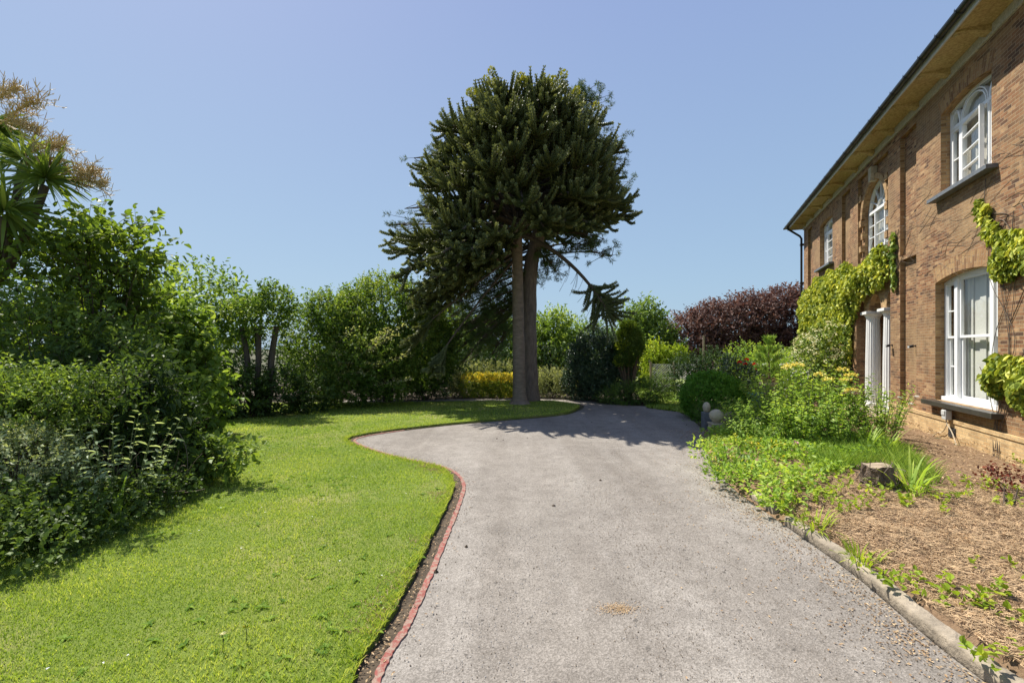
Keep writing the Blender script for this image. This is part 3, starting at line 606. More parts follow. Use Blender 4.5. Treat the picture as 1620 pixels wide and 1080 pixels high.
def lower_window(w):
    u0, u1, z0, zs, r = w; win = MB(); outer_frame(win, w, .06)
    win.box((u0+.0, Y0-.001, z0+.002), (u1-.0, Y1+.055, z0+.075))
    m1, m2 = u0+.4, u1-.4
    for a in (m1, m2): win.box((a-.05, Y0+.001, z0+.06), (a+.05, Y1+.012, zs+r-.07))
    wo = win.build('sash_window', MT['white'], house, bevel=.004)
    ztop = lambda u: zs-.045+r*(1-((u-(u0+u1)/2)/((u1-u0)/2))**2)
    for a, b in ((u0+.06, m1-.05), (m1+.05, m2-.05), (m2+.05, u1-.06)):
        wide = b-a > .5
        zm = z0+1.13; zt = min(ztop(a), ztop(b))-.01
        for (p, q, yo) in ((z0+.075, zm+.02, -.045), (zm-.02, zt, -.018)):
            mb = MB(); t = .05 if wide else .034; y1 = Y1+yo; y0 = y1-.04
            mb.box((a+.001, y0, p), (a+t, y1, q)); mb.box((b-t, y0, p), (b-.001, y1, q)); mb.box((a+t, y0, p), (b-t, y1, p+t*.9)); mb.box((a+t, y0, q-t*.8), (b-t, y1, q))
            if not wide: mb.box((a+t, y0+.006, (p+q)/2-.011), (b-t, y1-.006, (p+q)/2+.011))
            s = mb.build('sash', MT['white'], wo, bevel=.003); mb = MB(); face_poly(mb, rect(a+t, b-t, p+t*.9, q-t*.8), [], y0+.018); mb.build('pane', MT['glass'], wo)
        if wide:
            face = MB(); face.box((a, Y0+.01, zt), (b, Y1-.005, ztop((a+b)/2)+.0)); face.build('head_board', MT['white'], wo)
            # upper corner boards follow the arch
        else:
            face = MB(); face.box((a, Y0+.01, zt), (b, Y1-.005, max(ztop(a), ztop(b))+.005)); face.build('head_board', MT['white'], wo)
    sill(wo, u0, u1, z0, MT['dark_sill'], .15, .085, .16)
    sh = MB()
    for a, b in ((u0+.02, u0+.5), (u1-.5, u1-.02)):
        for k in range(3):
            x = a+(b-a)*k/3; sh.box((x+.004, -.27-.02*(k % 2), z0+.0), (x+(b-a)/3-.004, -.245-.02*(k % 2), zs+.05))
    for k in range(4): sh.box((u1-.42-.18*(k+1)+.006, -.285-.02*(k % 2), z0-.1), (u1-.42-.18*k-.006, -.262-.02*(k % 2), zs+.12))
    for ua, ub in ((u0+.05, u0+.3),):
        for k in range(2):
            a = np.array([ua+(ub-ua)*k*.5, -.3-.26*k]); b = np.array([ua+(ub-ua)*(k+1)*.5, -.55-.26*k]); nn = unit(np.array([-(b-a)[1], (b-a)[0]]))*.015
            q = [a-nn, b-nn, b+nn, a+nn]; sh.add([(p[0], p[1], z) for z in (z0-.2, zs+.1) for p in q], [(0, 3, 2, 1), (4, 5, 6, 7), (0, 1, 5, 4), (1, 2, 6, 5), (2, 3, 7, 6), (3, 0, 4, 7)])
    sh.build('shutter', MT['plaster'], wo, bevel=.004)
    return wo
def upper_window(w, ajar=False):
    u0, u1, z0, zs, r = w; win = MB(); outer_frame(win, w, .05)
    m1, m2 = u0+.34, u1-.34; zt = z0+1.14
    for a in (m1, m2): win.box((a-.03, Y0+.001, z0+.05), (a+.03, Y1+.008, zt+.02))
    win.box((u0+.05, Y0+.002, zt-.03), (u1-.05, Y1+.006, zt+.03))
    for a, b in ((u0+.05, m1), (m1, m2), (m2, u1-.05)):
        hh = (zs+r*.9-.04-zt-.03) if b-a > .5 else (zs+.02-.06-zt-.03)
        cu, rw = (a+b)/2, (b-a)/2-.02
        for kk in (1.0, .86): arch_bar(win, [(cu+rw*kk*math.cos(t), zt+.03+hh*kk*math.sin(t)) for t in np.linspace(0, math.pi, 15)], .02, Y0+.01, Y1+.004)
    wo = win.build('casement_window', MT['white'], house, bevel=.003)
    for a, b, n in ((u0+.05, m1-.03, 2), (m1+.03, m2-.03, 4), (m2+.03, u1-.05, 2)):
        mb = MB(); t = .042; p, q = z0+.05, zt-.03; y0, y1 = Y0+.01, Y1-.005
        mb.box((0, y0, p), (t, y1, q)); mb.box((b-a-t, y0, p), (b-a, y1, q)); mb.box((t, y0, p), (b-a-t, y1, p+t)); mb.box((t, y0, q-t), (b-a-t, y1, q))
        for k in range(1, n): z = p+(q-p)*k/n; mb.box((t, y0+.006, z-.011), (b-a-t, y1-.006, z+.011))
        off = np.array([a, 0, 0])
        s = mb.build('sash', MT['white'], wo, bevel=.003); s.location = (a, 0, 0)
        mb = MB(); face_poly(mb, rect(t, b-a-t, p+t, q-t), [], y0+.02); g = mb.build('pane', MT['glass'], wo); g.location = (a, 0, 0)
        if ajar and n == 4:
            for ob in (s, g):
                # hinge on the far side (u = b): swing the near edge outward
                ang = math.radians(-7); ob.rotation_euler = (0, 0, ang); hx, hy = b, Y1
                lx, ly = b-a, Y1; ob.location = (hx-(lx*math.cos(ang)-ly*math.sin(ang)), hy-(lx*math.sin(ang)+ly*math.cos(ang))+.012, 0)
    loop = [(u0+.05, zt+.03), (u1-.05, zt+.03)]+[(x, z-.05) for x, z in arc(u0+.05, u1-.05, zs, r)]
    pane_poly('fanlight_pane', loop, Y0+.02, wo)
    sill(wo, u0, u1, z0, MT['slate_sill'], .14, .07, .16)
    cb = MB()
    for a, wd in ((u0+.02, .3), (u1-1.0, .8)):
        x = np.linspace(a, a+wd, 25); y = -.27+.02*np.sin(np.arange(25)*1.4); V = np.vstack([np.column_stack([x, y, np.full(25, z)]) for z in (z0-.1, zs+.1)]); i = np.arange(24)
        cb.add(V, np.stack([i, i+1, i+26, i+25], 1))
    cb.build('curtain', MT['linen'], wo)
    return wo
def door_window(w):
    u0, u1, z0, zs, r = w; yb = -.16; win = MB(); outer_frame(win, w, .06, yb-.07, yb)
    zt = 5.0; win.box((u0+.06, yb-.068, zt-.035), (u1-.06, yb+.01, zt+.035))
    for a in (CU-.3, CU+.3): win.box((a-.025, yb-.066, z0+.05), (a+.025, yb+.006, zt))
    for k in np.linspace(0, math.pi, 7)[1:-1]: poly_bar(win, (CU+.2*math.cos(k), zs+.07+.2*math.sin(k)), (CU+(r-.05)*math.cos(k), zs+.02+(r-.05)*math.sin(k)), .02, yb-.05, yb-.01)
    arch_bar(win, [(CU+.22*math.cos(t), zs+.07+.22*math.sin(t)) for t in np.linspace(0, math.pi, 12)], .022, yb-.052, yb-.008)
    for z in np.linspace(z0+.05, zt-.035, 5)[1:-1]: win.box((u0+.06, yb-.05, z-.011), (u1-.06, yb-.012, z+.011))
    wo = win.build('arched_window', MT['white'], house, bevel=.003)
    pane_poly('pane', hole(u0+.05, u1-.05, z0+.05, zs-.02, r-.05), yb-.04, wo)
    cb = MB()
    for a, wd in ((u0+.04, .3), (u1-.9, .86)):
        x = np.linspace(a, a+wd, 25); y = -.3+.025*np.sin(np.arange(25)*1.4); V = np.vstack([np.column_stack([x, y, np.full(25, z)]) for z in (z0-.1, zs+.75)]); i = np.arange(24); cb.add(V, np.stack([i, i+1, i+26, i+25], 1))
    cb.build('curtain', MT['linen'], wo)
lower_window(near_lo); lower_window(far_lo); upper_window(near_up, True); upper_window(far_up); door_window(door_up)
# fittings on the wall
def hb(a, b, mb, mi=0): mb.box(a, b, mi)
uf, zf = UZ(1440, 547)
def flood(px, py, label, y=0.0):
    u, z = UZ(px, py); p = HW(u, y, z); e = empty('flood_light', p, label, 'flood light', 'flood lights on the brick wall', HZANG); e.scale = (.62, .62, .62)
    mb = MB(); mb.box((-.03, 0.001, -.03), (.03, .03, .03)); mb.box((-.012, .03, -.012), (.012, .1, .012)); mb.build('bracket', MT['vent'], e)
    mb = MB(); mb.add([(-.07, .08, -.045), (.07, .08, -.045), (.07, .2, -.07), (-.07, .2, -.07), (-.07, .09, .04), (.07, .09, .04), (.07, .2, .0), (-.07, .2, .0)], [(0, 3, 2, 1), (4, 5, 6, 7), (0, 1, 5, 4), (1, 2, 6, 5), (2, 3, 7, 6), (3, 0, 4, 7)]); mb.build('lamp_head', MT['vent'], e, bevel=.006)
    mb = MB(); mb.box((-.06, .2005, -.062), (.06, .204, -.008)); mb.build('lens', MT['plastic'], e)
flood(1441, 547, 'small black flood light fixed to the recessed brick strip near the white sash window', -SD)
flood(1412, 546, 'small black flood light on the brick pier right beside the white columns')
u, z = UZ(1509, 656); e = empty('junction_box', HW(u, 0, z), 'grey plastic outlet box with a cable on the plinth below the window', 'outlet box', rz=HZANG)
mb = MB(); mb.box((-.07, .052, -.085), (.07, .14, .08)); mb.build('box_body', MT['plastic'], e, bevel=.012)
mb = MB(); mb.box((-.055, .14, -.01), (.055, .152, .07)); mb.build('lid', MT['plastic'], e, bevel=.008)
mb = MB(); tubes(mb, smoothline(np.array([(0, .1, -.08), (-.03, .1, -.16), (-.14, .09, -.26), (-.28, .1, -.4), (-.45, .14, -.54), (-.62, .2, -.6)]), 5), .009, 6); tubes(mb, smoothline(np.array([(.03, .09, -.08), (.05, .08, -.2), (.2, .075, -.33), (.34, .075, -.36), (.5, .09, -.46)]), 5), .007, 6); mb.build('cable', MT['cable'], e)
mb = MB(); a, b = 0, 0; mb.box((-.11, .036, -.07), (.11, .045, .1))
for k in range(4): mb.box((-.1, .045, -.055+k*.038), (.1, .051, -.055+k*.038+.02))
ub, zb_ = UZ(1511, 684); ob = mb.build('air_vent', MT['vent'], house); ob.location = (ub, 0, zb_-.02)

# ------------------------------------------------------------------ plant builders
def sample_blobs(blobs, n, shell=.6, zmin=.03, cull=.8):
    b = np.array(blobs, float); w = (b[:, 3]*b[:, 4]+b[:, 3]*b[:, 5]+b[:, 4]*b[:, 5]); out_p = []; out_o = []; got = 0
    for _ in range(30):
        k = rng.choice(len(b), size=n, p=w/w.sum()); d = rnd(n); r = rng.uniform(shell**2, 1, n)**.5
        p = b[k, :3]+d*r[:, None]*b[k, 3:6]; o = unit(d/b[k, 3:6])
        q = np.min(np.stack([np.where(np.arange(len(b))[j] == k, 9, np.linalg.norm((p-b[j, :3])/b[j, 3:6], axis=1)) for j in range(len(b))]), 0)
        ok = (p[:, 2] > zmin) & (q > cull*shell); out_p.append(p[ok]); out_o.append(o[ok]); got += ok.sum()
        if got >= n: break
    return np.concatenate(out_p)[:n], np.concatenate(out_o)[:n]
def perp(D):
    return unit(np.cross(D, rnd(len(D))))
def twig_leaves(mb, S, D, tl, nl, L, Wd, tint0, up=.5, O=None, spread=.9, rich=True, droop=.15, jit=.18):
    n = len(S); t = np.tile(np.linspace(.12, 1, nl), n)+rng.uniform(-.05, .05, n*nl)
    Sr, Dr = np.repeat(S, nl, 0), np.repeat(D, nl, 0); tlr = np.repeat(np.broadcast_to(tl, (n,)), nl)
    P = Sr+Dr*(t*tlr)[:, None]
    ld = unit(Dr*(.35+.5*t)[:, None]+perp(Dr)*spread)
    nr = np.repeat(O, nl, 0)*.45 if O is not None else 0
    N = unit(nr+np.array([0, 0, up])+rng.normal(size=P.shape)*.42)
    N = unit(N-ld*(N*ld).sum(1, keepdims=True))
    s = rng.uniform(.5, 1.35, len(P))
    leaves(mb, P, ld, N, L*s, Wd*s, np.repeat(tint0, nl)+rng.normal(size=len(P))*jit, rich=rich, droop=droop)
def plant(name, label, cat, base, blobs, mat, ntw, nl, L, Wd, tl, shell=.55, up=.5, upw=.35, droopw=0, gap=None, gaps=2.0, stems=14, stem_r=.012, bark='twig', rich=True, tintn=.22, twigs=.25, part='foliage', group=None, trunk=None, spread=.9, newgrowth=.15, leafdroop=.15, outw=.7, cull=.8):
    base = np.asarray(base, float); blobs = [tuple(b) for b in blobs]
    e = empty(name, base, label, cat, group)
    S, O = sample_blobs(blobs, ntw, shell, cull=cull); 
    if gap is not None: k = noise3(S, gaps, len(S)) > gap; S, O = S[k], O[k]
    n = len(S); D = unit(O*outw+rnd(n)*.55+np.array([0, 0, upw-droopw])); tlv = tl*rng.uniform(.6, 1.3, n)
    tint = .42+tintn*noise3(S, 1.8, 77)+rng.normal(size=n)*.1+newgrowth*(O[:, 2] > .3)*rng.uniform(0, 1, n)
    mb = MB(); twig_leaves(mb, S-base, D, tlv, nl, L, Wd, tint, up, O, spread, rich, leafdroop)
    mb.build(part, MT[mat], e)
    sm = MB(); k = rng.choice(n, min(n, int(n*twigs)), replace=False)
    if len(k): tubes(sm, bez(S[k]-base, S[k]-base+D[k]*tlv[k, None]*.5, S[k]-base+D[k]*tlv[k, None]*.9, 3), np.array([.35, .28, .12])*stem_r, 3, cap=False)
    if stems:
        k = rng.choice(n, min(n, stems), replace=False); T = S[k]-base; bz = np.array([0, 0, 0.])
        if trunk: bz = np.array(trunk[-1][:3], float)-base
        p0 = bz+rng.normal(size=(len(k), 3))*[.1, .1, 0]*(0 if trunk else 1); p0[:, 2] = bz[2]-(0 if not trunk else .1)
        mid = p0*.45+T*.55+np.column_stack([0*T[:, 0], 0*T[:, 0], .18*np.abs(T[:, 2]-p0[:, 2])]); tubes(sm, bez(p0, mid, T, 7), stem_r*np.linspace(1, .3, 7), 5)
    if sm.n: sm.build('branch', MT[bark], e)
    if trunk:
        tb = MB(); p = smoothline(np.array([q[:3] for q in trunk]), 5)-base; r = np.interp(np.linspace(0, len(trunk)-1, len(p)), range(len(trunk)), [q[3] for q in trunk]); tubes(tb, p, r, 10); tb.build('trunk', MT[bark], e, smooth=True)
    return e
def upright(name, label, cat, base, rad, hgt, nst, nl, L, Wd, mat, splay=.5, stem_r=.006, top=None, topmat=None, rich=True, lean=(0, 0), t0=.15, group=None, ell=1.0, leafup=.6, topn=None):
    base = np.asarray(base, float); e = empty(name, base, label, cat, group); n = nst
    a = rng.uniform(0, 6.283, n); r = rad*np.sqrt(rng.uniform(0, 1, n)); B = np.column_stack([r*np.cos(a)*.6, r*np.sin(a)*.6*ell, 0*r]); h = hgt*rng.uniform(.7, 1.08, n)
    tipp = B+np.column_stack([np.cos(a)*r*splay+lean[0]*h+rng.normal(size=n)*.05, np.sin(a)*r*splay*ell+lean[1]*h+rng.normal(size=n)*.05, h]); mid = B*.6+tipp*.4; mid[:, 2] = h*.6
    path = bez(B, mid, tipp, 9); sm = MB(); tubes(sm, path, stem_r*np.linspace(1, .4, 9), 4, cap=False); sm.build('stem', MT['stem'] if mat != 'hazel' else MT['twig'], e)
    t = np.tile(np.linspace(t0, 1, nl), n); idx = np.repeat(np.arange(n), nl); q = np.clip(t+rng.uniform(-.03, .03, n*nl), 0, 1)*8; i = np.minimum(q.astype(int), 7); fr_ = (q-i)[:, None]
    P = path[idx, i]*(1-fr_)+path[idx, i+1]*fr_; T = unit(path[idx, i+1]-path[idx, i]); pd = perp(T); ld = unit(pd+T*.45); N = unit(T*.7+np.array([0, 0, leafup])+rng.normal(size=P.shape)*.35); N = unit(N-ld*(N*ld).sum(1, keepdims=True))
    s = rng.uniform(.7, 1.25, len(P))*(1.1-.45*t**2); mb = MB(); leaves(mb, P, ld, N, L*s, Wd*s, .45+rng.normal(size=len(P))*.18+np.repeat(rng.normal(size=n)*.12, nl)+.12*t, rich=rich, droop=.25); mb.build('foliage', MT[mat], e)
    if top:                                # flat or domed flower heads on some stems
        ks = rng.choice(n, topn or max(1, n//4), replace=False)
        for k in ks:
            fm = MB(); c = path[k, -1]; m_ = 46; d = rnd(m_); d[:, 2] = np.abs(d[:, 2])*.5; P2 = c+d*top*np.sqrt(rng.uniform(.2, 1, m_))[:, None]; dd = unit(d+rnd(m_)*.6); leaves(fm, P2, dd, unit(np.cross(dd, rnd(m_))), top*.5, top*.4, rng.uniform(.1, .9, m_), rich=False); fm.build('flower_head', MT[topmat], e)
    return e
def tuft(mb, base, n, L, w, spread=.9, droop=.6, seg=5, t=.5, rad=.05, tv=.2):
    a = rng.uniform(0, 6.283, n); el = rng.uniform(.35, 1.4, n); L = L*rng.uniform(.6, 1.15, n); d = np.column_stack([np.cos(a), np.sin(a), 0*a]); b = np.asarray(base)+d*rad*rng.uniform(0, 1, (n, 1))
    p1 = b+d*(L*.45*np.cos(el)*spread)[:, None]+np.array([0, 0, 1])*(L*.6*np.sin(el))[:, None]; p2 = b+d*(L*np.cos(el*.75)*spread)[:, None]+np.array([0, 0, 1])*(L*(np.sin(el)-droop*np.cos(el)*.7))[:, None]
    path = bez(b, p1, p2, seg); path[..., 2] = np.maximum(path[..., 2], b[:, None, 2]+.005)
    strips(mb, path, w*np.array([.7, 1, .9, .6, .05])[:seg], np.column_stack([-d[:, 0]*.3, -d[:, 1]*.3, np.ones(n)]), t+rng.normal(size=n)*tv, vee=.12)

# ------------------------------------------------------------------ monkey puzzle tree
MY = 12.7; MX = 12/F*MY; S1 = MY/F
mp = empty('monkey_puzzle_tree', (MX, MY, 0), 'tall monkey puzzle tree with domed dark crown on a bare straight trunk', 'tree')
mb = MB(); zz = np.array([-.05, .06, .2, .6, 1.5, 3, 4.6, 7, 9.1]); rr = np.array([.4, .28, .205, .182, .172, .16, .145, .1, .03])
pth = np.column_stack([.0-.07*np.clip(zz/4.5, 0, 1.2), 0*zz, zz]); p2 = smoothline(np.column_stack([pth, rr]), 5); tubes(mb, p2[:, :3], p2[:, 3]*(1+.03*np.sin(np.arange(len(p2))*2.2)), 18); mb.build('trunk', MT['trunk_mp'], mp, smooth=True)
branches = []                              # (p0,p1,p2, first rope position, rope length)
golden = 2.39996; NB = 118
for k in range(NB):
    t = (k+.5)/NB; c_ = .985-1.05*t; ph = k*golden+rng.uniform(-.2, .2)
    R = 2.66*rng.uniform(.86, 1.08); r = R*math.sqrt(max(0, 1-abs(c_)**3.0)); z = 4.75+3.62*c_*rng.uniform(.97, 1.02)
    x, y = r*math.cos(ph), r*math.sin(ph)*.92
    x += .12*(z > 5)
    zb = min(9.0, max(4.15, z-.25-1.5*(1-t)+(1.1 if t > .75 else .2)*rng.uniform(.4, 1)))
    if x > .2 and abs(y) < x*1.6: z = max(z, 5.15+.2*rng.uniform(-1, 1)); x *= .95
    elif z < 5.0: z -= rng.uniform(0, .55)*(1.25 if x < 0 else .35)
    branches.append(((-.05, 0, zb), (x*.55, y*.55, max(zb, z)+.3), (x, y, z), .42 if t > .3 else .15, .62, 0))
def MPT(px, py, dy=0): q = PT(px, py, MY+dy); return tuple(q-[MX, MY, 0])
for px, py, dy in [(632, 395, -.6), (640, 430, -1.0), (665, 455, -.9), (690, 440, -1.6), (720, 425, -1.9), (650, 400, .6), (668, 470, .2), (700, 400, -2.3), (745, 395, -2.2), (780, 372, -2.4), (655, 375, -1.5), (625, 372, .2), (700, 452, -.8), (732, 436, -1.2), (762, 424, -1.6), (680, 446, -1.5), (712, 470, -.4), (742, 450, -.3), (690, 488, -.7), (775, 405, -2.0), (665, 420, .8), (705, 430, .8)]:
    e_ = MPT(px, py, dy); branches.append(((-.06, 0, 4.5+rng.uniform(-.2, .4)), (e_[0]*.5, e_[1]*.5, 4.65), e_, .3, .68, 1))
for px, py, dy in [(985, 318, -.3), (992, 340, .3), (960, 345, -1.0), (930, 352, -1.3), (895, 350, -1.8), (860, 360, -1.9)]:
    e_ = MPT(px, py, dy); branches.append(((-.06, 0, 4.9+rng.uniform(-.2, .4)), (e_[0]*.5, e_[1]*.5, 5.35), e_, .35, .6, 1))
special = [((0, 0, 4.75), MPT(905, 398, -.3), MPT(960, 490, -.5), .76, .62, 2),
           ((-.1, 0, 4.2), MPT(725, 468, -.6), MPT(655, 530, -1.0), .8, .5, 3), ((-.1, 0, 4.1), MPT(735, 500, -.7), MPT(690, 572, -1.1), .82, .45, 3), ((-.1, 0, 4.3), MPT(715, 450, -.3), MPT(668, 478, -.5), .55, .6, 1)]
branches += special
P0, P1_, P2_ = [np.array([b[i] for b in branches]) for i in range(3)]
path = bez(P0, P1_, P2_, 14); bm = MB(); tubes(bm, path, np.linspace(.058, .03, 14)[None]*np.array([{0: 1, 1: 1, 2: 1.25, 3: .62}[b[5]] for b in branches])[:, None], 6); bm.build('branch', MT['bark'], mp, smooth=True)
R0 = []; R1 = []; R2 = []; RR = []
for b, pp in zip(branches, path):
    kind = b[5]; n = {0: 22, 1: 28, 2: 46, 3: 26}[kind]
    for j in range(n):
        t = b[3]+(1-b[3])*((j+rng.uniform(0, .9))/n)**.8; q = t*13; i = min(int(q), 12); p = pp[i]*(1-q+i)+pp[i+1]*(q-i); T = unit(pp[min(i+1, 13)]-pp[max(i-1, 0)])
        s = 1 if j % 2 else -1; side = unit(np.cross(T, [0, 0, 1.])); up_ = np.cross(side, T)
        L = b[4]*rng.uniform(.75, 1.35)*(1-.3*(t-b[3])/(1-b[3]))
        if kind == 2: a_ = rng.uniform(-.28, .98)*math.pi; d = unit(np.array([math.cos(a_)+.25, rng.uniform(-.8, .8), -math.sin(a_)*.85])); L = rng.uniform(.45, .95); sag, lift = (-.08*rng.uniform(0, 1.5), -.03) if abs(d[0]) < .6 else (-.12*rng.uniform(.3, 1.4), .14*rng.uniform(-.3, 1.4))
        else:
            d = unit(T*rng.uniform(.45, .9)+side*s*rng.uniform(.25, .75)+up_*rng.uniform(-.35, .45)); sag = {0: -.09, 1: -.2, 3: -.2}[kind]*rng.uniform(.5, 1.4); lift = {0: .3, 1: .17, 3: .05}[kind]*rng.uniform(.3, 1.6)
        R0.append(p); R1.append(p+d*L*.55+np.array([0, 0, sag])); R2.append(p+d*L+np.array([0, 0, lift+sag])); RR.append(rng.uniform(.022, .03))
    # leading shoot
    T = unit(pp[-1]-pp[-2]); R0.append(pp[-1]); R1.append(pp[-1]+T*.2); R2.append(pp[-1]+T*.42+[0, 0, .08]); RR.append(.027)
R0, R1, R2, RR = map(np.array, (R0, R1, R2, RR)); rp = bez(R0, R1, R2, 8)
# twelve rings of pointed scale leaves round each rope-like shoot
fm = MB(); tubes(fm, rp, RR[:, None]*np.array([.9, 1, 1, 1, 1, 1, .9, .45]), 6, tint=.25+rng.uniform(0, .15, len(rp)))
M = 15; A6 = 5; q = np.linspace(.03, .985, M)*7; i = np.minimum(q.astype(int), 6); fr_ = (q-i)[None, :, None]
PC = rp[:, i]*(1-fr_)+rp[:, i+1]*fr_; TC = unit(rp[:, i+1]-rp[:, i]); ref = np.where(np.abs(TC[..., 2:3]) > .8, np.array([1., 0, 0]), np.array([0, 0, 1.])); A = unit(np.cross(TC, ref)); Bv = np.cross(TC, A)
th = (np.arange(A6)*2*math.pi/A6)[None, None]+(np.arange(M)*.6)[None, :, None]+rng.uniform(0, 6, (len(rp), 1, 1))
rad = A[:, :, None]*np.cos(th)[..., None]+Bv[:, :, None]*np.sin(th)[..., None]; base_ = PC[:, :, None]+rad*RR[:, None, None, None]*.85; dv = unit(TC[:, :, None]*1.0+rad*.42)
N_ = unit(rad-dv*(rad*dv).sum(-1, keepdims=True)); m_ = len(rp)*M*A6
tipf = np.broadcast_to((np.arange(M)/(M-1))[None, :, None]**3*.3, th.shape)
leaves(fm, base_.reshape(-1, 3), dv.reshape(-1, 3), N_.reshape(-1, 3), .056*rng.uniform(.8, 1.2, m_), .048, (.3+tipf+np.repeat(rng.normal(size=len(rp))*.12, M*A6).reshape(th.shape)).ravel()+rng.normal(size=m_)*.12, rich=False, fold=.1, droop=-.12)
fm.build('foliage', MT['scale'], mp)
# pale yellow young cones at shoot tips near the top
cm = [j for j in np.argsort(-R2[:, 2]+rng.uniform(0, 2.0, len(R2)))[:60]]
for j in cm:
    c = MB(); n = 60; d = rnd(n); P = R2[j]+[0, 0, .03]+d*.062*np.array([1, 1, 1.25]); leaves(c, P, unit(d+[0, 0, .5]), unit(np.cross(unit(d+[0, 0, .5]), rnd(n))), .06, .045, rng.uniform(0, 1, n), rich=False)
    c.build('cone', MT['tipcone'], mp)
# dead thin twigs hanging from the long right branch
dm = MB(); pp = path[len(branches)-4]; n = 12; k = rng.integers(7, 12, n); a = pp[k]; b = a+np.column_stack([rng.uniform(-.35, .0, n), rng.uniform(-.1, .1, n), rng.uniform(-.75, -.3, n)]); tubes(dm, bez(a, (a+b)/2+[.05, 0, -.02], b, 5), .005, 3); dm.build('dead_twig', MT['drytwig'], mp)

# ------------------------------------------------------------------ pine behind it
PY = 13.5; PX = 29/F*PY
pine = empty('pine_tree', (PX, PY, 0), 'pine tree with fissured grey trunk standing close behind the monkey puzzle', 'tree')
def PPT(px, py, dy=0): return PT(px, py, PY+dy)-[PX, PY, 0]
mb = MB(); tr_ = [(0, 0, -.05, .36), (0, 0, .15, .28), (-.03, 0, 1.2, .235), (-.04, 0, 2.6, .225), (.02, 0, 4.0, .21), (.3, .1, 5.2, .2), (.55, .1, 6.6, .15), (.9, 0, 8.3, .08), (1.2, 0, 9.2, .03)]
p2 = smoothline(np.array(tr_), 5); tubes(mb, p2[:, :3], p2[:, 3]*(1+.04*np.sin(np.arange(len(p2))*1.7)), 18); mb.build('trunk', MT['trunk_pine'], pine, smooth=True)
ends = [(930, 150, .2), (945, 168, .5), (918, 165, -.2), (900, 190, .4), (955, 200, .3), (990, 235, .4), (985, 262, .2), (965, 280, .7), (995, 300, 1), (950, 350, .5), (968, 405, .3), (940, 392, -.2), (955, 378, .8), (905, 372, .6), (925, 365, 1.1), (880, 430, .3), (865, 398, .8), (872, 415, -.4), (612, 356, .5), (640, 330, .8), (655, 250, .8), (690, 300, 1.5), (760, 470, .3), (740, 455, .8), (720, 480, .5), (700, 470, 1), (780, 440, -.4), (795, 480, .6), (765, 500, 1.0), (735, 530, .8), (755, 545, .3), (720, 560, .6), (780, 520, 1.2), (800, 430, 1), (690, 540, 1), (705, 505, 1.4), (745, 515, 1.6), (772, 480, 1.9), (900, 330, 1.2), (930, 300, 1.6), (920, 240, 1.8), (860, 200, 1.9), (720, 350, 2), (800, 300, 2), (760, 250, 2), (770, 410, 1.5), (830, 450, 1.6), (650, 480, 1.2), (672, 505, 1.3), (720, 440, .2), (700, 420, .8), (738, 500, .1), (760, 440, 1.4), (680, 460, .4), (712, 530, .9), (770, 545, 1.2), (785, 500, .2), (668, 540, 1.6), (730, 575, 1.3), (695, 560, .6), (780, 560, .8)]
pb = []; NP = []; ND = []
for px, py, dy in ends:
    e_ = PPT(px, py, dy); zb = np.clip(e_[2]+(.9 if e_[2] < 4 else -.5)*abs(e_[0])*.35+.3, 3.0, 8.8); o_ = np.array([np.interp(zb, [q[2] for q in tr_], [q[0] for q in tr_]), 0, zb])
    m_ = o_*.4+e_*.6+[0, 0, .3]; pt = bez(o_, m_, e_, 10)[0]; pb.append(pt)
    for j in range(24):
        t = rng.uniform(.45, 1)*9; i = min(int(t), 8); c = pt[i]*(1-t+i)+pt[i+1]*(t-i); NP.append(c+rng.normal(size=3)*[.24, .24, .17]); ND.append(unit(pt[i+1]-pt[i]+rng.normal(size=3)*.12+[0, 0, .06]))
bm = MB(); tubes(bm, np.array(pb), np.linspace(.034, .01, 10), 5)
NP = np.array(NP); ND = np.array(ND); 
near = np.array(pb)[np.repeat(np.arange(len(pb)), 24), rng.integers(5, 10, len(NP))]; tubes(bm, bez(near, (near+NP)/2+[0, 0, -.03], NP, 4), [.012, .01, .008, .005], 3, cap=False); bm.build('branch', MT['bark'], pine)
nn = 46; n = len(NP)*nn; Dn = np.repeat(ND, nn, 0); B_n = np.repeat(NP, nn, 0)+Dn*rng.uniform(-.13, .13, (n, 1)); dd = unit(Dn*rng.uniform(.2, 1, (n, 1))+perp(Dn)*.9); fm = MB()
leaves(fm, B_n, dd, perp(dd), .13*rng.uniform(.7, 1.2, n), .012, np.repeat(rng.uniform(.2, .7, len(NP)), nn)+rng.normal(size=n)*.12, rich=False, fold=.1, droop=.1); fm.build('foliage', MT['needle'], pine)

# ------------------------------------------------------------------ left border, near to far
# cabbage palm
CY = 6.2; cp = empty('cabbage_palm', (PT(-30, 560, CY)[0], CY, 0), 'cabbage palm with sword leaves and tan flower sprays above the left shrubs', 'palm tree')
O = np.array([PT(-30, 560, CY)[0], CY, 0]); heads = [PT(36, 250, CY)-O, PT(72, 284, CY-.2)-O, PT(-15, 205, CY+.3)-O, PT(-50, 300, CY-.4)-O, PT(8, 335, CY-.5)-O]
tb = MB(); tubes(tb, smoothline(np.array([(-.1, 0, -.05), (0, 0, .8), (.02, .02, 1.7), (.1, 0, 2.4)]), 5), .09, 10)
for h_ in heads: tubes(tb, bez((.1, 0, 2.35), (h_*[.6, .6, 0]+[0, 0, 2.7]), h_-[0, 0, .08], 8), np.linspace(.06, .045, 8), 8)
tb.build('trunk', MT['bark'], cp, smooth=True)
lf = MB()
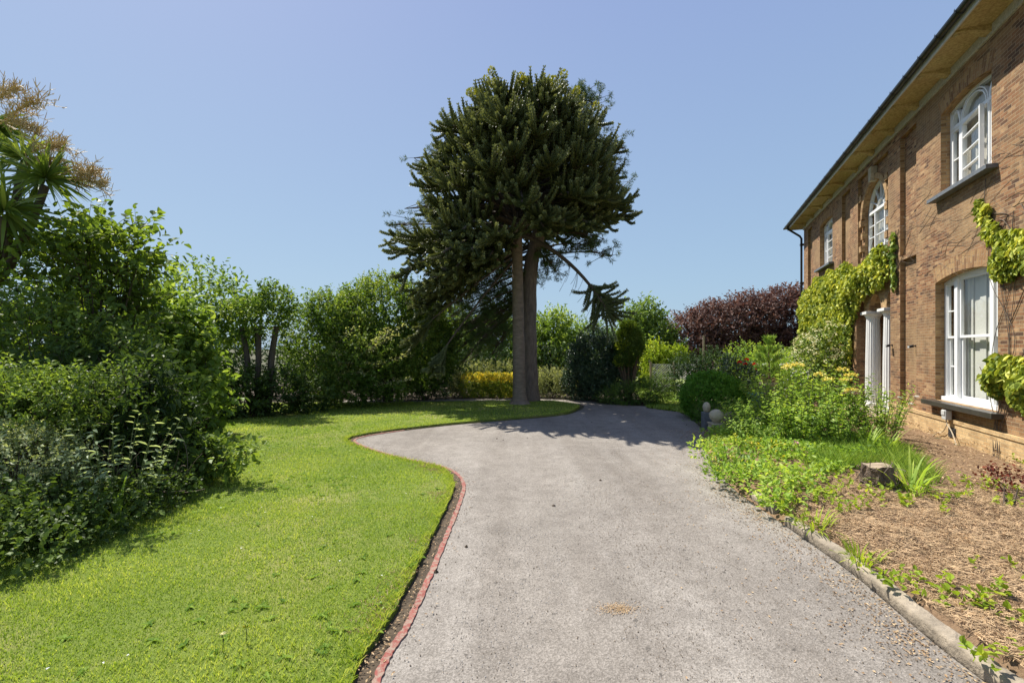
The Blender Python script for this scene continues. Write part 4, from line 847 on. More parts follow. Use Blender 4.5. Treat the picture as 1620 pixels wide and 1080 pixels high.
for h_ in heads:
    n = 95; d = rnd(n); d[:, 2] = d[:, 2]*.75+.22; d = unit(d); L = rng.uniform(.4, .66, n)
    p2 = h_+d*L[:, None]-np.array([0, 0, 1])*(.16*L*(1-d[:, 2]**2)+rng.uniform(0, .1, n))[:, None]; pa = bez(h_+d*.03, h_+d*L[:, None]*.55+[0, 0, .03], p2, 5); strips(lf, pa, np.array([.025, .042, .038, .026, .003]), unit(np.cross(d, rnd(n))), .45+rng.normal(size=n)*.22+.25*(d[:, 2] > .5), vee=.1)
lf.build('foliage', MT['sword'], cp)
for (x0, y0), (x1, y1) in [((40, 245), (95, 232)), ((95, 275), (138, 272)), ((105, 285), (158, 292)), ((-5, 200), (60, 160)), ((-10, 190), (50, 205)), ((20, 290), (75, 262)), ((-20, 170), (20, 145))]:
    a, b = PT(x0, y0, CY)-O, PT(x1, y1, CY-.1)-O; sp = MB(); main = bez(a, (a+b)/2+[0, 0, .06], b, 8)[0]; tubes(sp, main, np.linspace(.012, .005, 8), 4)
    n = 46; i = rng.integers(2, 8, n); q0 = main[i]; q1 = q0+unit((b-a)+rng.normal(size=(n, 3))*.35)*rng.uniform(.1, .26, (n, 1)); pt = bez(q0, (q0+q1)/2+rng.normal(size=(n, 3))*.02, q1, 4); tubes(sp, pt, [.005, .004, .004, .003], 3, cap=False)
    m_ = 7; j = np.repeat(np.arange(n), m_); k = rng.integers(1, 4, n*m_); r0 = pt[j, k]; dd = unit(np.repeat(q1-q0, m_, 0)+rng.normal(size=(n*m_, 3))*.12); r1 = r0+unit(dd*.6+perp(dd)*.6+[0, 0, .25])*rng.uniform(.05, .11, (n*m_, 1)); tubes(sp, bez(r0, (r0+r1)/2, r1+[0, 0, .015], 3), [.0045, .004, .0025], 3, cap=False, tint=rng.uniform(.2, .9, n*m_)); sp.build('flower_spray', MT['panicle'], cp)
plant('hazel_shrub', 'tall airy broadleaf shrub with visible thin stems beneath the cabbage palm', 'shrub', (-5.9, 6.6, 0), [(-6.2, 6.6, 2.35, .85, .8, 1.0), (-5.75, 6.5, 2.15, .5, .6, .9), (-6.8, 6.5, 2.2, .7, .7, .85), (-5.85, 6.6, 2.95, .6, .5, .38)], 'hazel', 900, 8, .105, .068, .42, shell=.25, gap=-.2, gaps=2.9, stems=60, stem_r=.014, twigs=.8, cull=.5, up=.8)
plant('laurel_shrub', 'dark glossy evergreen shrub in shade at the middle of the left border', 'shrub', (-4.1, 5.2, 0), [(-4.3, 5.15, .72, .55, .55, .72), (-4.85, 5.3, .85, .55, .6, .8), (-4.05, 5.0, .35, .4, .45, .4)], 'laurel', 1150, 7, .1, .04, .26, stems=16, upw=.1, droopw=.2, leafdroop=.3)
plant('privet_shrub', 'mid green small leaved shrub at the far left behind the sunlit branch', 'shrub', (-5.6, 5.6, 0), [(-5.7, 5.6, 1.4, .85, .7, .85), (-6.5, 5.4, 1.3, .8, .7, .9), (-5.0, 5.8, 1.0, .6, .6, .9)], 'escallonia', 1300, 8, .055, .03, .24, stems=20)
plant('escallonia_shrub', 'shrub reaching a sunlit leafy branch over the grey variegated bush', 'shrub', (-4.6, 4.3, 0), [(-4.6, 4.25, .95, .6, .45, .36), (-5.2, 4.3, 1.0, .5, .5, .4), (-4.0, 4.2, 1.1, .4, .16, .1), (-3.72, 4.15, 1.2, .3, .1, .07), (-3.5, 4.12, 1.27, .16, .07, .05)], 'escallonia', 1100, 9, .042, .021, .2, stems=26, stem_r=.011, up=.8, newgrowth=.3)
plant('variegated_shrub', 'pale grey green variegated bush in the left foreground', 'shrub', (-4.15, 3.9, 0), [(-4.1, 3.85, .58, .36, .32, .27), (-4.5, 3.9, .62, .4, .35, .3), (-3.85, 3.85, .45, .2, .2, .18)], 'variegated', 800, 10, .028, .016, .14, stems=24, stem_r=.008, up=.9)
sb = empty('dead_stems', (-3.95, 4.5, 0), 'tangle of bare brown stems in the gap between the variegated bush and dark shrub', 'branches'); mb = MB(); n = 60
p0 = np.column_stack([rng.uniform(-.5, .6, n), rng.uniform(-.2, .4, n), rng.uniform(0, .3, n)]); p2 = p0+np.column_stack([rng.uniform(-.3, .55, n), rng.uniform(-.3, .1, n), rng.uniform(.05, .6, n)]); tubes(mb, bez(p0, (p0+p2)/2+rng.normal(size=(n, 3))*.06, p2, 6), np.linspace(.006, .003, 6), 4, cap=False); mb.build('stem', MT['drytwig'], sb)
upright('sage_plant', 'upright plant with pale pointed leaves before the dark evergreen shrub', 'plant', (-3.6, 4.1, 0), .38, .9, 26, 12, .085, .028, 'sage', splay=.8)
plant('spreading_shrub', 'low branch of toothed leaves spreading over the lawn at the border tip', 'shrub', (-3.75, 5.2, 0), [(-3.65, 5.2, .3, .4, .3, .2), (-3.3, 5.15, .36, .26, .16, .09), (-3.05, 5.1, .36, .16, .1, .05)], 'escallonia', 260, 6, .065, .045, .18, stems=40, stem_r=.009, upw=-.1, up=.9)
plant('strawberry_plants', 'dark low leafy plants at the front edge of the left border', 'ground cover', (-3.6, 3.3, 0), [(-3.5, 3.2, .12, .34, .45, .25), (-3.8, 3.45, .2, .4, .5, .3), (-3.5, 3.85, .12, .38, .4, .24), (-4.1, 3.0, .2, .5, .5, .32), (-3.5, 4.4, .1, .35, .4, .2), (-4.5, 3.2, .25, .5, .5, .35)], 'cover', 2700, 5, .038, .033, .12, stems=0, up=1.1, twigs=0, leafdroop=.1)
for p_, l_ in (((-3.72, 3.62, 0), 'clump of strap leaves rising from dark plants at the left'), ((-3.42, 3.95, 0), 'smaller clump of thin strap leaves beside the pale pointed plant')):
    mb = MB(); tuft(mb, (0, 0, 0), 34, .55, .022, .6, .5, t=.6); o = mb.build('strap_leaf_clump', MT['weed']); o.location = p_; tag(o, l_, 'plant')
plant('sapling', 'bright broad leaved sapling bushing out where the border steps back', 'shrub', (-5.5, 8.1, 0), [(-6.1, 8.1, 1.75, .45, .5, .7), (-5.95, 8.0, 1.1, .58, .55, .75), (-5.45, 7.8, .5, .42, .4, .45)], 'bright', 760, 7, .12, .085, .34, shell=.4, stems=30, up=.8, gap=-.9)
plant('ash_tree', 'feathery tree standing behind the sapling and hazel shrub', 'tree', (-8.2, 11.5, 0), [(-8.2, 11.5, 2.6, 1.3, 1.1, 1.0), (-9.6, 11, 2.4, 1.3, 1.1, 1.2), (-7.4, 11.6, 2.2, .8, .8, 1.0), (-8.4, 11, 1.0, 1.8, 1, 1.0)], 'bright', 1300, 8, .12, .06, .42, shell=.5, stems=24, trunk=[(-8.2, 11.5, -.05, .14), (-8.2, 11.5, 1.0, .1), (-8.2, 11.5, 2.2, .07)])
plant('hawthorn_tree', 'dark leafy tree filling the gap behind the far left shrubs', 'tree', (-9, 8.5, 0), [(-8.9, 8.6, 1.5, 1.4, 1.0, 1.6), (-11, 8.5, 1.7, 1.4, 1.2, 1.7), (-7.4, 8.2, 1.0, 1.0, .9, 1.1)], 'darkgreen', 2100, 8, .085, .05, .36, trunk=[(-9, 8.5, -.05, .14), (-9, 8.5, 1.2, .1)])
pt_ = empty('pollarded_tree', (-5.95, 10.8, 0), 'small pollarded tree with several bare trunks and a leafy flat head', 'tree'); mb = MB()
for x0, x1, yo in ((-6.3, -6.42, 0), (-6.12, -6.15, .15), (-5.98, -5.95, -.1), (-5.72, -5.58, 0), (-5.85, -5.7, .2)): tubes(mb, smoothline(np.array([(x0*.5-5.95*.5+5.95, yo*.5, -.05), (x0+5.95, yo, .7), (x0+5.97, yo, 1.3), (x1+5.95, yo, 2.1)]), 4), np.linspace(.085, .055, 13), 8)
mb.build('trunk', MT['bark'], pt_, smooth=True)
S, O = sample_blobs([(-6.0, 10.8, 2.3, .78, .6, .36), (-5.6, 10.7, 2.55, .5, .4, .3), (-6.5, 10.9, 2.2, .45, .4, .4), (-5.7, 10.7, 2.85, .25, .25, .14)], 620, .5); S = S-[-5.95, 10.8, 0]; D = unit(O*.7+rnd(len(S))*.5+[0, 0, .4]); mb = MB(); twig_leaves(mb, S, D, .28, 8, .075, .045, .45+.2*noise3(S, 2.5, 4)+rng.normal(size=len(S))*.1, .7, O); mb.build('crown', MT['bigbush'], pt_)
plant('laurel_hedge', 'dark clipped evergreen hedge below the pollarded tree', 'hedge', (-5.9, 10.2, 0), [(-6.6, 9.9, .5, .6, .5, .6), (-6.0, 10.2, .5, .6, .5, .62), (-5.4, 10.6, .5, .6, .5, .58), (-4.9, 11, .42, .5, .5, .52), (-7.3, 9.6, .55, .7, .5, .65)], 'laurel', 1300, 7, .085, .042, .2, up=.8, newgrowth=.25, stems=8)
plant('arching_shrub', 'wide shrub with pale arching flowering sprays at the lawn edge', 'shrub', (-4.9, 12.3, 0), [(-5.15, 12.3, 1.45, .95, .8, 1.35), (-4.3, 12.1, 1.05, .95, .75, .95), (-3.5, 12.2, 1.0, .8, .6, .85), (-5.0, 12.4, 2.4, .6, .6, .6)], 'bigbush', 2700, 9, .07, .04, .34, shell=.5, upw=.25, stems=16, newgrowth=.3)
am = MB(); e = empty('blossom_branches', (-3.8, 11.7, 0), 'pale blossoming arching branches leaning out of the wide shrub', 'branches'); o_ = np.array([-3.8, 11.7, 0])
st = MB(); 
for px, py, qx, qy in [(490, 590, 560, 520), (520, 600, 625, 530), (540, 610, 645, 560), (500, 580, 600, 575), (560, 620, 650, 600), (480, 570, 540, 560), (560, 600, 612, 520), (510, 600, 575, 590), (540, 575, 640, 515)]:
    a, b = PT(px, py, 12.0)-o_, PT(qx, qy, 11.4)-o_; pp = bez(a, (a+b)/2+[0, 0, .12], b, 10)[0]; tubes(st, pp, np.linspace(.012, .004, 10), 4); n = 120; i = rng.integers(1, 10, n); P = pp[i]+rng.normal(size=(n, 3))*[.07, .07, .03]; d = unit(rnd(n)+unit(b-a)*.6); N = unit(rnd(n)*.3+[0, 0, 1]); N = unit(N-d*(N*d).sum(1, keepdims=True)); leaves(am, P, d, N, .06*rng.uniform(.6, 1.2, n), .036, rng.uniform(.4, 1, n))
am.build('foliage', MT['greyshrub'], e); st.build('stem', MT['twig'], e)
plant('domed_tree', 'large domed tree with fresh green top left of the monkey puzzle', 'tree', (-3.7, 13.6, 0), [(-3.75, 13.6, 2.35, 1.55, 1.2, 1.3), (-2.75, 13.6, 1.6, 1.0, 1.0, 1.3), (-4.6, 13.6, 2.0, .9, 1.0, 1.2)], 'bigbush', 4300, 9, .085, .045, .32, shell=.6, newgrowth=.35, trunk=[(-3.7, 13.6, -.05, .16), (-3.7, 13.6, 1.2, .11)])
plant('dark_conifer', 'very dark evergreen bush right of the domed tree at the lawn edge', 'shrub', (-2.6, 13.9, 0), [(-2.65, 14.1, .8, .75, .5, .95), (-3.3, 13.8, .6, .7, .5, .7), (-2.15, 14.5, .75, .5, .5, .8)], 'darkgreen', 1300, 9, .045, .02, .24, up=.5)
# trees and hedges beyond the drive
def btree(x, y, z, rx, rz, mat, n, label, L=.13, extra=(), name='broadleaf_tree'):
    plant(name, label, 'tree', (x, y, 0), [(x, y, z-rz, rx*.8, rx*.7, rz), (x+rx*.25, y-.2, z-rz*.5, rx*.4, rx*.4, rz*.35), (x-rx*.35, y-.3, z-rz*.75, rx*.35, rx*.4, rz*.35), (x-rx*.55, y, z-rz*1.35, rx*.7, rx*.6, rz*.9), (x+rx*.6, y+.2, z-rz*1.3, rx*.65, rx*.6, rz*.85)]+list(extra), mat, n, 8, L, L*.5, .5, shell=.5, group='trees beyond the drive', stems=10, stem_r=.02, newgrowth=.3, trunk=[(x, y, -.05, .16), (x, y, z*.3, .12), (x+.1, y, z*.6, .08)], gap=-1.0)
btree(-3.0, 21, 3.5, 1.5, 1.3, 'backtree', 1500, 'sunlit light green tree seen through hanging branches left of the trunks', extra=[(-3.2, 20.5, 1, 1.6, 1, 1)])
btree(-.8, 19, 3.0, 1.3, 1.2, 'backtree', 1500, 'light green tree behind the golden hedge left of the trunks', extra=[(-.8, 18.7, .9, 1.5, 1, .9)])
btree(1.5, 18.5, 3.05, 1.15, 1.3, 'bright', 1500, 'leafy tree filling the gap right of the two trunks', extra=[(1.3, 18, 1, 1.3, 1, 1)])
btree(-6.2, 19, 2.9, 1.5, 1.2, 'bigbush', 900, 'olive tree far behind the domed tree and pollarded tree', extra=[(-6, 18.5, .9, 1.5, 1, .9)])
btree(3.6, 22, 2.9, 1.5, 1.3, 'backtree', 900, 'pale tree behind the holly and urn shaped conifer', extra=[(3.6, 21.5, 1, 1.5, 1, 1)])
btree(5.6, 19.5, 3.55, .95, 1.4, 'backtree', 1500, 'light green tree with a narrow top left of the copper beech', extra=[(5.9, 19, 1.3, 1.1, .9, 1.2)])
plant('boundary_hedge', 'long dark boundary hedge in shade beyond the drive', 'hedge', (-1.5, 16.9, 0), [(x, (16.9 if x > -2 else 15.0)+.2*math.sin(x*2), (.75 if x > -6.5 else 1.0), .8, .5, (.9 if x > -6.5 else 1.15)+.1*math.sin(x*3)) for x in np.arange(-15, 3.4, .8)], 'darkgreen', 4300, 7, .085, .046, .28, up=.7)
plant('golden_hedge', 'low rounded hedge with golden yellow top behind the lawn island', 'hedge', (-.8, 14.75, 0), [(x, 14.75+.1*math.sin(x*5), .36, .32, .4, .38) for x in np.arange(-1.4, .5, .3)], 'golden', 3600, 8, .036, .022, .08, shell=.86, up=.9, newgrowth=.8, stems=0, twigs=0, tintn=.1)
plant('pale_shrub', 'pale grey green low shrub at the left end of the golden hedge', 'shrub', (-1.75, 14.6, 0), [(-1.75, 14.7, .36, .24, .3, .42)], 'greyshrub', 360, 8, .04, .02, .14)
plant('olive_hedge', 'dull olive hedge just behind the golden hedge', 'hedge', (-.6, 15.9, 0), [(x, 15.9, .55, .45, .4, .6) for x in np.arange(-1.5, .9, .4)], 'greyshrub', 800, 8, .05, .022, .17, tintn=.1, newgrowth=0)
plant('flowering_shrub', 'grey green flowering bush right of the pine trunk', 'shrub', (1.45, 14.5, 0), [(1.2, 14.6, .42, .45, .4, .48), (1.75, 14.5, .38, .4, .4, .42), (.85, 14.7, .3, .3, .3, .33)], 'greyshrub', 850, 8, .05, .022, .2, upw=.5)
plant('holly_bush', 'big dark glossy bush right of the two trunks', 'shrub', (2.55, 14, 0), [(2.6, 14.05, 1.1, .85, .75, 1.08), (3.15, 13.9, .8, .5, .5, .8), (2.1, 13.9, .6, .5, .5, .6)], 'holly', 3300, 9, .06, .034, .2, newgrowth=.25)
e = plant('urn_conifer', 'clipped conifer shaped like an urn with bare brown stems below', 'conifer', (3.42, 13.4, 0), [(3.45, 13.4, 1.62, .38, .36, .58), (3.4, 13.4, 2.0, .2, .2, .27), (3.25, 13.2, 1.2, .18, .16, .16)], 'thuja', 2600, 10, .038, .02, .12, shell=.75, stems=0, twigs=0, upw=.9, spread=.5, bark='thujabark', newgrowth=.2)
mb = MB(); S, O = sample_blobs([(3.18, 13.25, 1.18, .16, .14, .13), (3.2, 13.2, 1.75, .14, .12, .3), (3.42, 13.3, 2.2, .2, .16, .1)], 420, .7); S = S-[3.42, 13.4, 0]; twig_leaves(mb, S, unit(O*.5+rnd(len(S))*.4+[-.2, 0, .6]), .11, 9, .034, .018, rng.uniform(.4, 1, len(S)), .5, O, .5); mb.build('young_shoots', MT['yellowgreen'], e)
mb = MB(); n = 34; a = rng.uniform(0, 6.28, n); b0 = np.column_stack([np.cos(a)*.08, np.sin(a)*.08, 0*a-.02]); b1 = np.column_stack([np.cos(a)*.32, np.sin(a)*.3, 1.25+.25*rng.uniform(-1, 1, n)]); tubes(mb, bez(b0, b0*1.2+[0, 0, .55], b1, 7), np.linspace(.035, .014, 7), 6); mb.build('trunk', MT['thujabark'], e)
plant('juniper_mat', 'low spreading juniper along the far edge of the driveway', 'shrub', (3.6, 12.9, 0), [(3.2, 12.9, .22, .5, .4, .3), (3.75, 12.95, .3, .45, .4, .34), (4.25, 13.2, .38, .4, .4, .36), (2.85, 12.95, .14, .35, .3, .22)], 'juniper', 2000, 10, .035, .012, .22, upw=.1, up=.9, newgrowth=.3)
plant('golden_shrub', 'yellow green shrub behind the wire fence beside the copper beech', 'shrub', (5.9, 17.6, 0), [(5.6, 17.6, .9, .6, .5, .85), (6.3, 17.7, 1.1, .55, .5, .55)], 'yellowgreen', 750, 8, .075, .04, .25)
plant('dark_bush', 'dark green bush between the round bush and copper beech', 'shrub', (5.4, 13.2, 0), [(5.1, 13.1, .65, .5, .5, .7), (5.8, 13.2, .75, .6, .5, .75)], 'darkgreen', 950, 8, .055, .03, .22, newgrowth=.2)
plant('copper_beech', 'wide copper beech with dark purple leaves beside the house', 'tree', (10, 20.5, 0), [(7.9, 20, 2.0, 1.1, 1.1, 1.1), (9.4, 20.4, 2.35, 1.4, 1.2, 1.2), (11, 20.8, 2.6, 1.6, 1.3, 1.35), (12.8, 21, 2.8, 1.6, 1.4, 1.4), (9.2, 20, 1.1, 1.8, 1.1, 1.1), (11.8, 20.4, 1.2, 1.8, 1.2, 1.2), (12.4, 21, 3.65, .8, .7, .55), (10.6, 20.6, 3.35, .5, .5, .4), (8.9, 20.2, 3.1, .4, .4, .35)], 'copper', 6500, 9, .105, .062, .46, shell=.6, upw=.15, newgrowth=.3, twigs=.5, trunk=[(10, 20.5, -.05, .2), (10, 20.5, 1.4, .16)])
plant('round_box_bush', 'clipped round green bush on the right edge of the driveway', 'shrub', (4.5, 10.2, 0), [(4.45, 10.2, .46, .62, .58, .55), (4.75, 10.2, .4, .45, .5, .48)], 'box', 3600, 10, .036, .02, .1, shell=.8, up=.6, stems=6, twigs=0)
plant('fern_clump', 'small ferny plants at the foot of the round bush', 'plant', (4.05, 9.1, 0), [(4.0, 9.2, .12, .28, .3, .24), (4.3, 8.95, .16, .3, .3, .3)], 'juniper', 330, 10, .035, .014, .2, stems=0)
plant('green_shrub', 'bright green rounded shrub behind the red roses', 'shrub', (7.2, 13.6, 0), [(6.9, 13.6, .8, .7, .6, .85), (7.8, 13.8, .8, .7, .6, .8), (8.6, 14.2, .7, .6, .6, .75)], 'perennial', 1300, 8, .055, .03, .25)
rb = plant('rose_bush', 'rose bush with red blooms before the green shrub', 'rose bush', (6.05, 12.1, 0), [(6.0, 12.1, .75, .45, .4, .6), (6.35, 12, .6, .35, .35, .45)], 'holly', 450, 7, .055, .034, .22, gap=-.8)
for px, py in [(1181, 570), (1179, 577), (1194, 577), (1199, 585), (1207, 589), (1170, 574)]:
    c = PT(px, py, 11.65)-[6.05, 12.1, 0]; mb = MB(); n = 26; d = rnd(n); d[:, 2] = abs(d[:, 2]); leaves(mb, c+d*.03, unit(d+[0, 0, .3]), unit(np.cross(d, rnd(n))), .04, .04, rng.uniform(0, 1, n), rich=False); mb.build('bloom', MT['redpetal'], rb)
wf = plant('white_flower_shrub', 'shrub dotted with white flowers right of the potted pine', 'shrub', (7.3, 12.6, 0), [(7.3, 12.6, .65, .5, .4, .6), (7.9, 12.9, .6, .45, .4, .6)], 'perennial', 500, 8, .045, .026, .2)
mb = MB(); S, O = sample_blobs([(7.3, 12.6, .67, .52, .42, .62), (7.9, 12.9, .62, .47, .42, .62)], 150, .95); n = len(S)*5; d = unit(np.repeat(O, 5, 0)+rnd(n)*.8); leaves(mb, np.repeat(S, 5, 0)-[7.3, 12.6, 0]+rnd(n)*.02, d, unit(np.cross(d, rnd(n))), .04, .034, rng.uniform(0, 1, n), rich=False); mb.build('blossom', MT['whitepetal'], wf)

# garden ornaments
def lathe(mb, prof, n=24, c=(0, 0, 0), mi=0):
    th = np.arange(n)*2*math.pi/n; V = np.vstack([np.column_stack([c[0]+r*np.cos(th), c[1]+r*np.sin(th), np.full(n, c[2]+z)]) for r, z in prof]); i = np.arange(len(prof)-1)[:, None]*n; j = np.arange(n)[None]
    mb.add(V, np.stack(np.broadcast_arrays(i+j, i+(j+1) % n, i+n+(j+1) % n, i+n+j), -1).reshape(-1, 4), mi=mi)
ball = [(max(.001, math.sin(a)), -math.cos(a)) for a in np.linspace(0, math.pi, 14)]
e = empty('stone_ball_post', (3.62, 8.05, 0), 'pale stone ball finial on a short square stone post at the bed corner', 'finial')
mb = MB(); mb.box((-.11, -.11, -.05), (.11, .11, .22)); mb.box((-.125, -.125, .22), (.125, .125, .25)); mb.build('post', MT['stone'], e, bevel=.012)
mb = MB(); lathe(mb, [(.06, .25), (.07, .27)]+[(r*.128, .375+z*.112) for r, z in ball[3:]]); mb.build('ball', MT['stone'], e, smooth=True)
e = empty('small_stone_post', (3.74, 8.75, 0), 'narrow grey post topped by a small upright oval stone behind the ball', 'finial')
mb = MB(); mb.box((-.075, -.08, -.05), (.075, .08, .34)); mb.build('post', MT['slate_sill'], e, bevel=.012)
mb = MB(); lathe(mb, [(r*.072, .43+z*.105) for r, z in ball]); mb.build('oval_stone', MT['stone'], e, smooth=True); 
def rock(loc, sx, sy, sz, label, seed, mat='rock'):
    mb = MB(); n = 18; rows = 10; V = []
    for i in range(rows):
        a = math.pi*i/(rows-1)
        for j in range(n): V.append((math.sin(a)*math.cos(j*6.283/n), math.sin(a)*math.sin(j*6.283/n), -math.cos(a)))
    V = np.array(V); V = np.sign(V)*np.abs(V)**.75; V = V*(1+.12*noise3(V, 1.6, seed)+.04*noise3(V, 5, seed))[:, None]*[sx, sy, sz]; i = np.arange(rows-1)[:, None]*n; j = np.arange(n)[None]; mb.add(V, np.stack(np.broadcast_arrays(i+j, i+(j+1) % n, i+n+(j+1) % n, i+n+j), -1).reshape(-1, 4)); o = mb.build('garden_rock', MT[mat]); o.location = loc; return tag(o, label, 'rock', 'rocks edging the flower bed')
rock((4.05, 8.3, .2), .26, .18, .2, 'large dark boulder right of the stone ball post', 3)
rock((4.4, 8.2, .22), .2, .14, .1, 'flat pale stone lying right of the dark boulder', 5, 'stone')
rock((3.85, 7.7, .1), .1, .09, .09, 'small round stone in front of the dark boulder', 9)
e = empty('blue_pot', (5.86, 11.0, .08), 'glazed blue flower pot beside the terracotta urn', 'plant pot')
mb = MB(); lathe(mb, [(.001, 0), (.12, 0), (.14, .1), (.165, .36), (.185, .38), (.185, .42), (.165, .42), (.15, .38), (.001, .38)]); mb.build('pot', MT['blueglaze'], e, smooth=True)
mb = MB(); tuft(mb, (0, 0, .38), 60, .2, .012, .8, .5, t=.5, rad=.1); mb.build('seedlings', MT['perennial'], e)
e = empty('urn', (6.38, 11.3, .08), 'beige flared urn on a foot holding the young pine', 'urn')
mb = MB(); lathe(mb, [(.001, 0), (.14, 0), (.14, .05), (.07, .1), (.07, .16), (.15, .26), (.17, .42), (.215, .58), (.235, .6), (.235, .64), (.2, .64), (.17, .57), (.001, .57)]); mb.build('bowl', MT['urn'], e, smooth=True)
e = empty('potted_pine', (6.38, 11.3, .62), 'young upright pine with long light needles growing in the beige urn', 'pine sapling')
mb = MB(); tubes(mb, np.array([(0, 0, 0), (.01, 0, .4), (0, .01, .85), (.0, 0, 1.15)]), [.022, .016, .012, .01], 6); mb.build('trunk', MT['thujabark'], e)
mb = MB(); c = []; 
for z, r, k in ((.22, .28, 9), (.5, .26, 8), (.72, .22, 8), (.95, .1, 5)):
    for j in range(k):
        a = j*6.283/k+z*5; p = np.array([[0, 0, z], [math.cos(a)*r*.6, math.sin(a)*r*.6, z+.08], [math.cos(a)*r, math.sin(a)*r, z+.24]]); n = 70; t = rng.uniform(.3, 1, (n, 1)); P = p[0]*(1-t)+p[2]*t; d = unit(unit(p[2]-p[0])*.9+rnd(n)*.6+[0, 0, .2]); leaves(mb, P, d, perp(d), rng.uniform(.09, .16, n), .009, rng.uniform(.2, .9, n), rich=False)
n = 170; P = np.column_stack([0*np.arange(n), 0*np.arange(n), rng.uniform(.9, 1.18, n)]); d = unit(rnd(n)*.45+[0, 0, 1]); leaves(mb, P, d, perp(d), .11, .009, rng.uniform(.5, 1, n), rich=False); mb.build('foliage', MT['potpine'], e)
mb = MB(); n = 160; a = rng.uniform(0, 6.28, n); d = unit(np.column_stack([np.cos(a), np.sin(a), rng.uniform(-.3, .9, n)])); leaves(mb, np.column_stack([np.cos(a)*.05, np.sin(a)*.05, rng.uniform(0, .2, n)]), d, perp(d), rng.uniform(.12, .22, n), .01, rng.uniform(0, 1, n), rich=False); mb.build('dry_grass', MT['deadleaf'], e)
# wire fences with posts
def wire_fence(a, b, z0, z1, np_, label, step=.09, posts=True):
    a, b = np.array(a, float), np.array(b, float); e = empty('wire_fence', (*a, 0), label, 'fence'); L = np.linalg.norm(b-a); d = (b-a)/L; mb = MB()
    n = int(L/step); x = np.linspace(0, L, n); P = []
    for s in (1, -1):
        off = (z1-z0)*s
        for xx in np.arange(-(z1-z0), L+(z1-z0), step):
            x0, x1 = xx, xx+off; q = [(x0, z0), (x1, z1)]
            lo, hi = max(0, min(x0, x1)), min(L, max(x0, x1))
            if hi <= lo: continue
            f = lambda v: z0+(v-x0)/(x1-x0)*(z1-z0)
            P.append([(d[0]*lo, d[1]*lo, f(lo)), (d[0]*hi, d[1]*hi, f(hi))])
    for z in (z0, (z0+z1)/2, z1): P.append([(0, 0, z), (d[0]*L, d[1]*L, z)])
    tubes(mb, np.array(P), .0035, 3, cap=False); mb.build('wire_mesh', MT['plastic'], e)
    for k in np.linspace(0, L, np_):
        mb = MB(); tubes(mb, np.array([(d[0]*k, d[1]*k, -.05), (d[0]*k, d[1]*k, z1+.08)]), .04, 8); mb.build('post', MT['stumptop'], e)
    return e
wire_fence((5.0, 16.4), (6.6, 16.2), .05, 1.0, 3, 'low wire fence on wooden posts across the far side lawn')
wire_fence((8.6, 14.7), (10.4, 14.9), .05, 1.55, 3, 'taller grey wire fence beside the far corner of the house')
mb = MB(); tubes(mb, np.array([(0, 0, -.05), (.02, 0, 1.1), (.02, 0, 2.0)]), [.045, .04, .035], 8); o = mb.build('wooden_stake', MT['stumptop']); o.location = (6.3, 15.0, 0); tag(o, 'tall weathered wooden stake standing in the dark bush', 'stake')

# ------------------------------------------------------------------ flower bed planting
def bz(x, y): return float(bed_h(np.array([x]), np.array([y]))[0])
def B(px, py): g = G(px, py, .08); return (g[0], g[1], .07)
for (x, y), r_, h_, ns, nl, L, w, mt, nm, lab, kw in [
    ((4.1, 7.75), .42, .62, 46, 22, .085, .026, 'perennial', 'willowherb_clump', 'feathery light green clump behind the stone ball post', {}),
    ((4.75, 8.0), .5, 1.12, 52, 22, .09, .028, 'perennial', 'goldenrod_clump', 'tallest feathery green clump left of the yellow flower heads', {}),
    ((4.45, 7.1), .42, .78, 46, 18, .08, .034, 'perennial', 'phlox_clump', 'bushy mid height green clump in the middle of the bed', {}),
    ((5.25, 7.75), .42, 1.12, 32, 14, .1, .05, 'perennial', 'sedum_clump', 'clump with flat yellow flower heads before the white columns', dict(top=.085, topmat='yellowpetal', topn=9)),
    ((5.75, 7.9), .4, 1.0, 30, 14, .1, .055, 'weed', 'hydrangea_clump', 'clump carrying one dusty pink flower head near the columns', dict(top=.1, topmat='pinkpetal', topn=1)),
    ((5.9, 7.35), .42, .85, 44, 17, .08, .034, 'perennial', 'aster_clump', 'leafy green clump at the right end of the flower bed', {}),
    ((6.5, 7.9), .3, .72, 20, 15, .07, .03, 'greyshrub', 'daisy_clump', 'paler clump with small white flowers close to the brick pier', dict(top=.03, topmat='whitepetal', topn=9)),
    ((5.0, 6.9), .35, .68, 34, 15, .075, .04, 'weed', 'foxglove_clump', 'darker green clump with strap leaves and pink flowers at its foot', {}),
    ((3.75, 7.1), .35, .42, 40, 11, .06, .038, 'weed', 'mint_clump', 'low leafy clump in front of the stone ball post', {}),
    ((6.0, 8.9), .35, 1.3, 14, 14, .12, .03, 'perennial', 'tall_weed', 'tall thin weed rising in front of the left white column', {}),
    ((5.6, 9.6), .6, .95, 40, 16, .085, .036, 'perennial', 'daylily_clump', 'green clump behind the yellow flower heads toward the creeper', {}),
    ((5.2, 9.2), .5, .48, 40, 16, .085, .03, 'perennial', 'bellflower_clump', 'green clump in front of the blue pot and urn', {})]:
    upright(nm, lab, 'plant', (x, y, .06), r_, h_, ns, nl, L, w, mt, splay=.75, **kw)
mb = MB(); 
for k in range(5): tuft(mb, (rng.uniform(-.25, .25), rng.uniform(-.1, .1), 0), 16, .5, .022, .7, .5, t=.6)
o = mb.build('iris_leaves', MT['weed']); o.location = (5.25, 6.55, .07); tag(o, 'fan of broad strap leaves at the front of the tall clumps', 'plant')
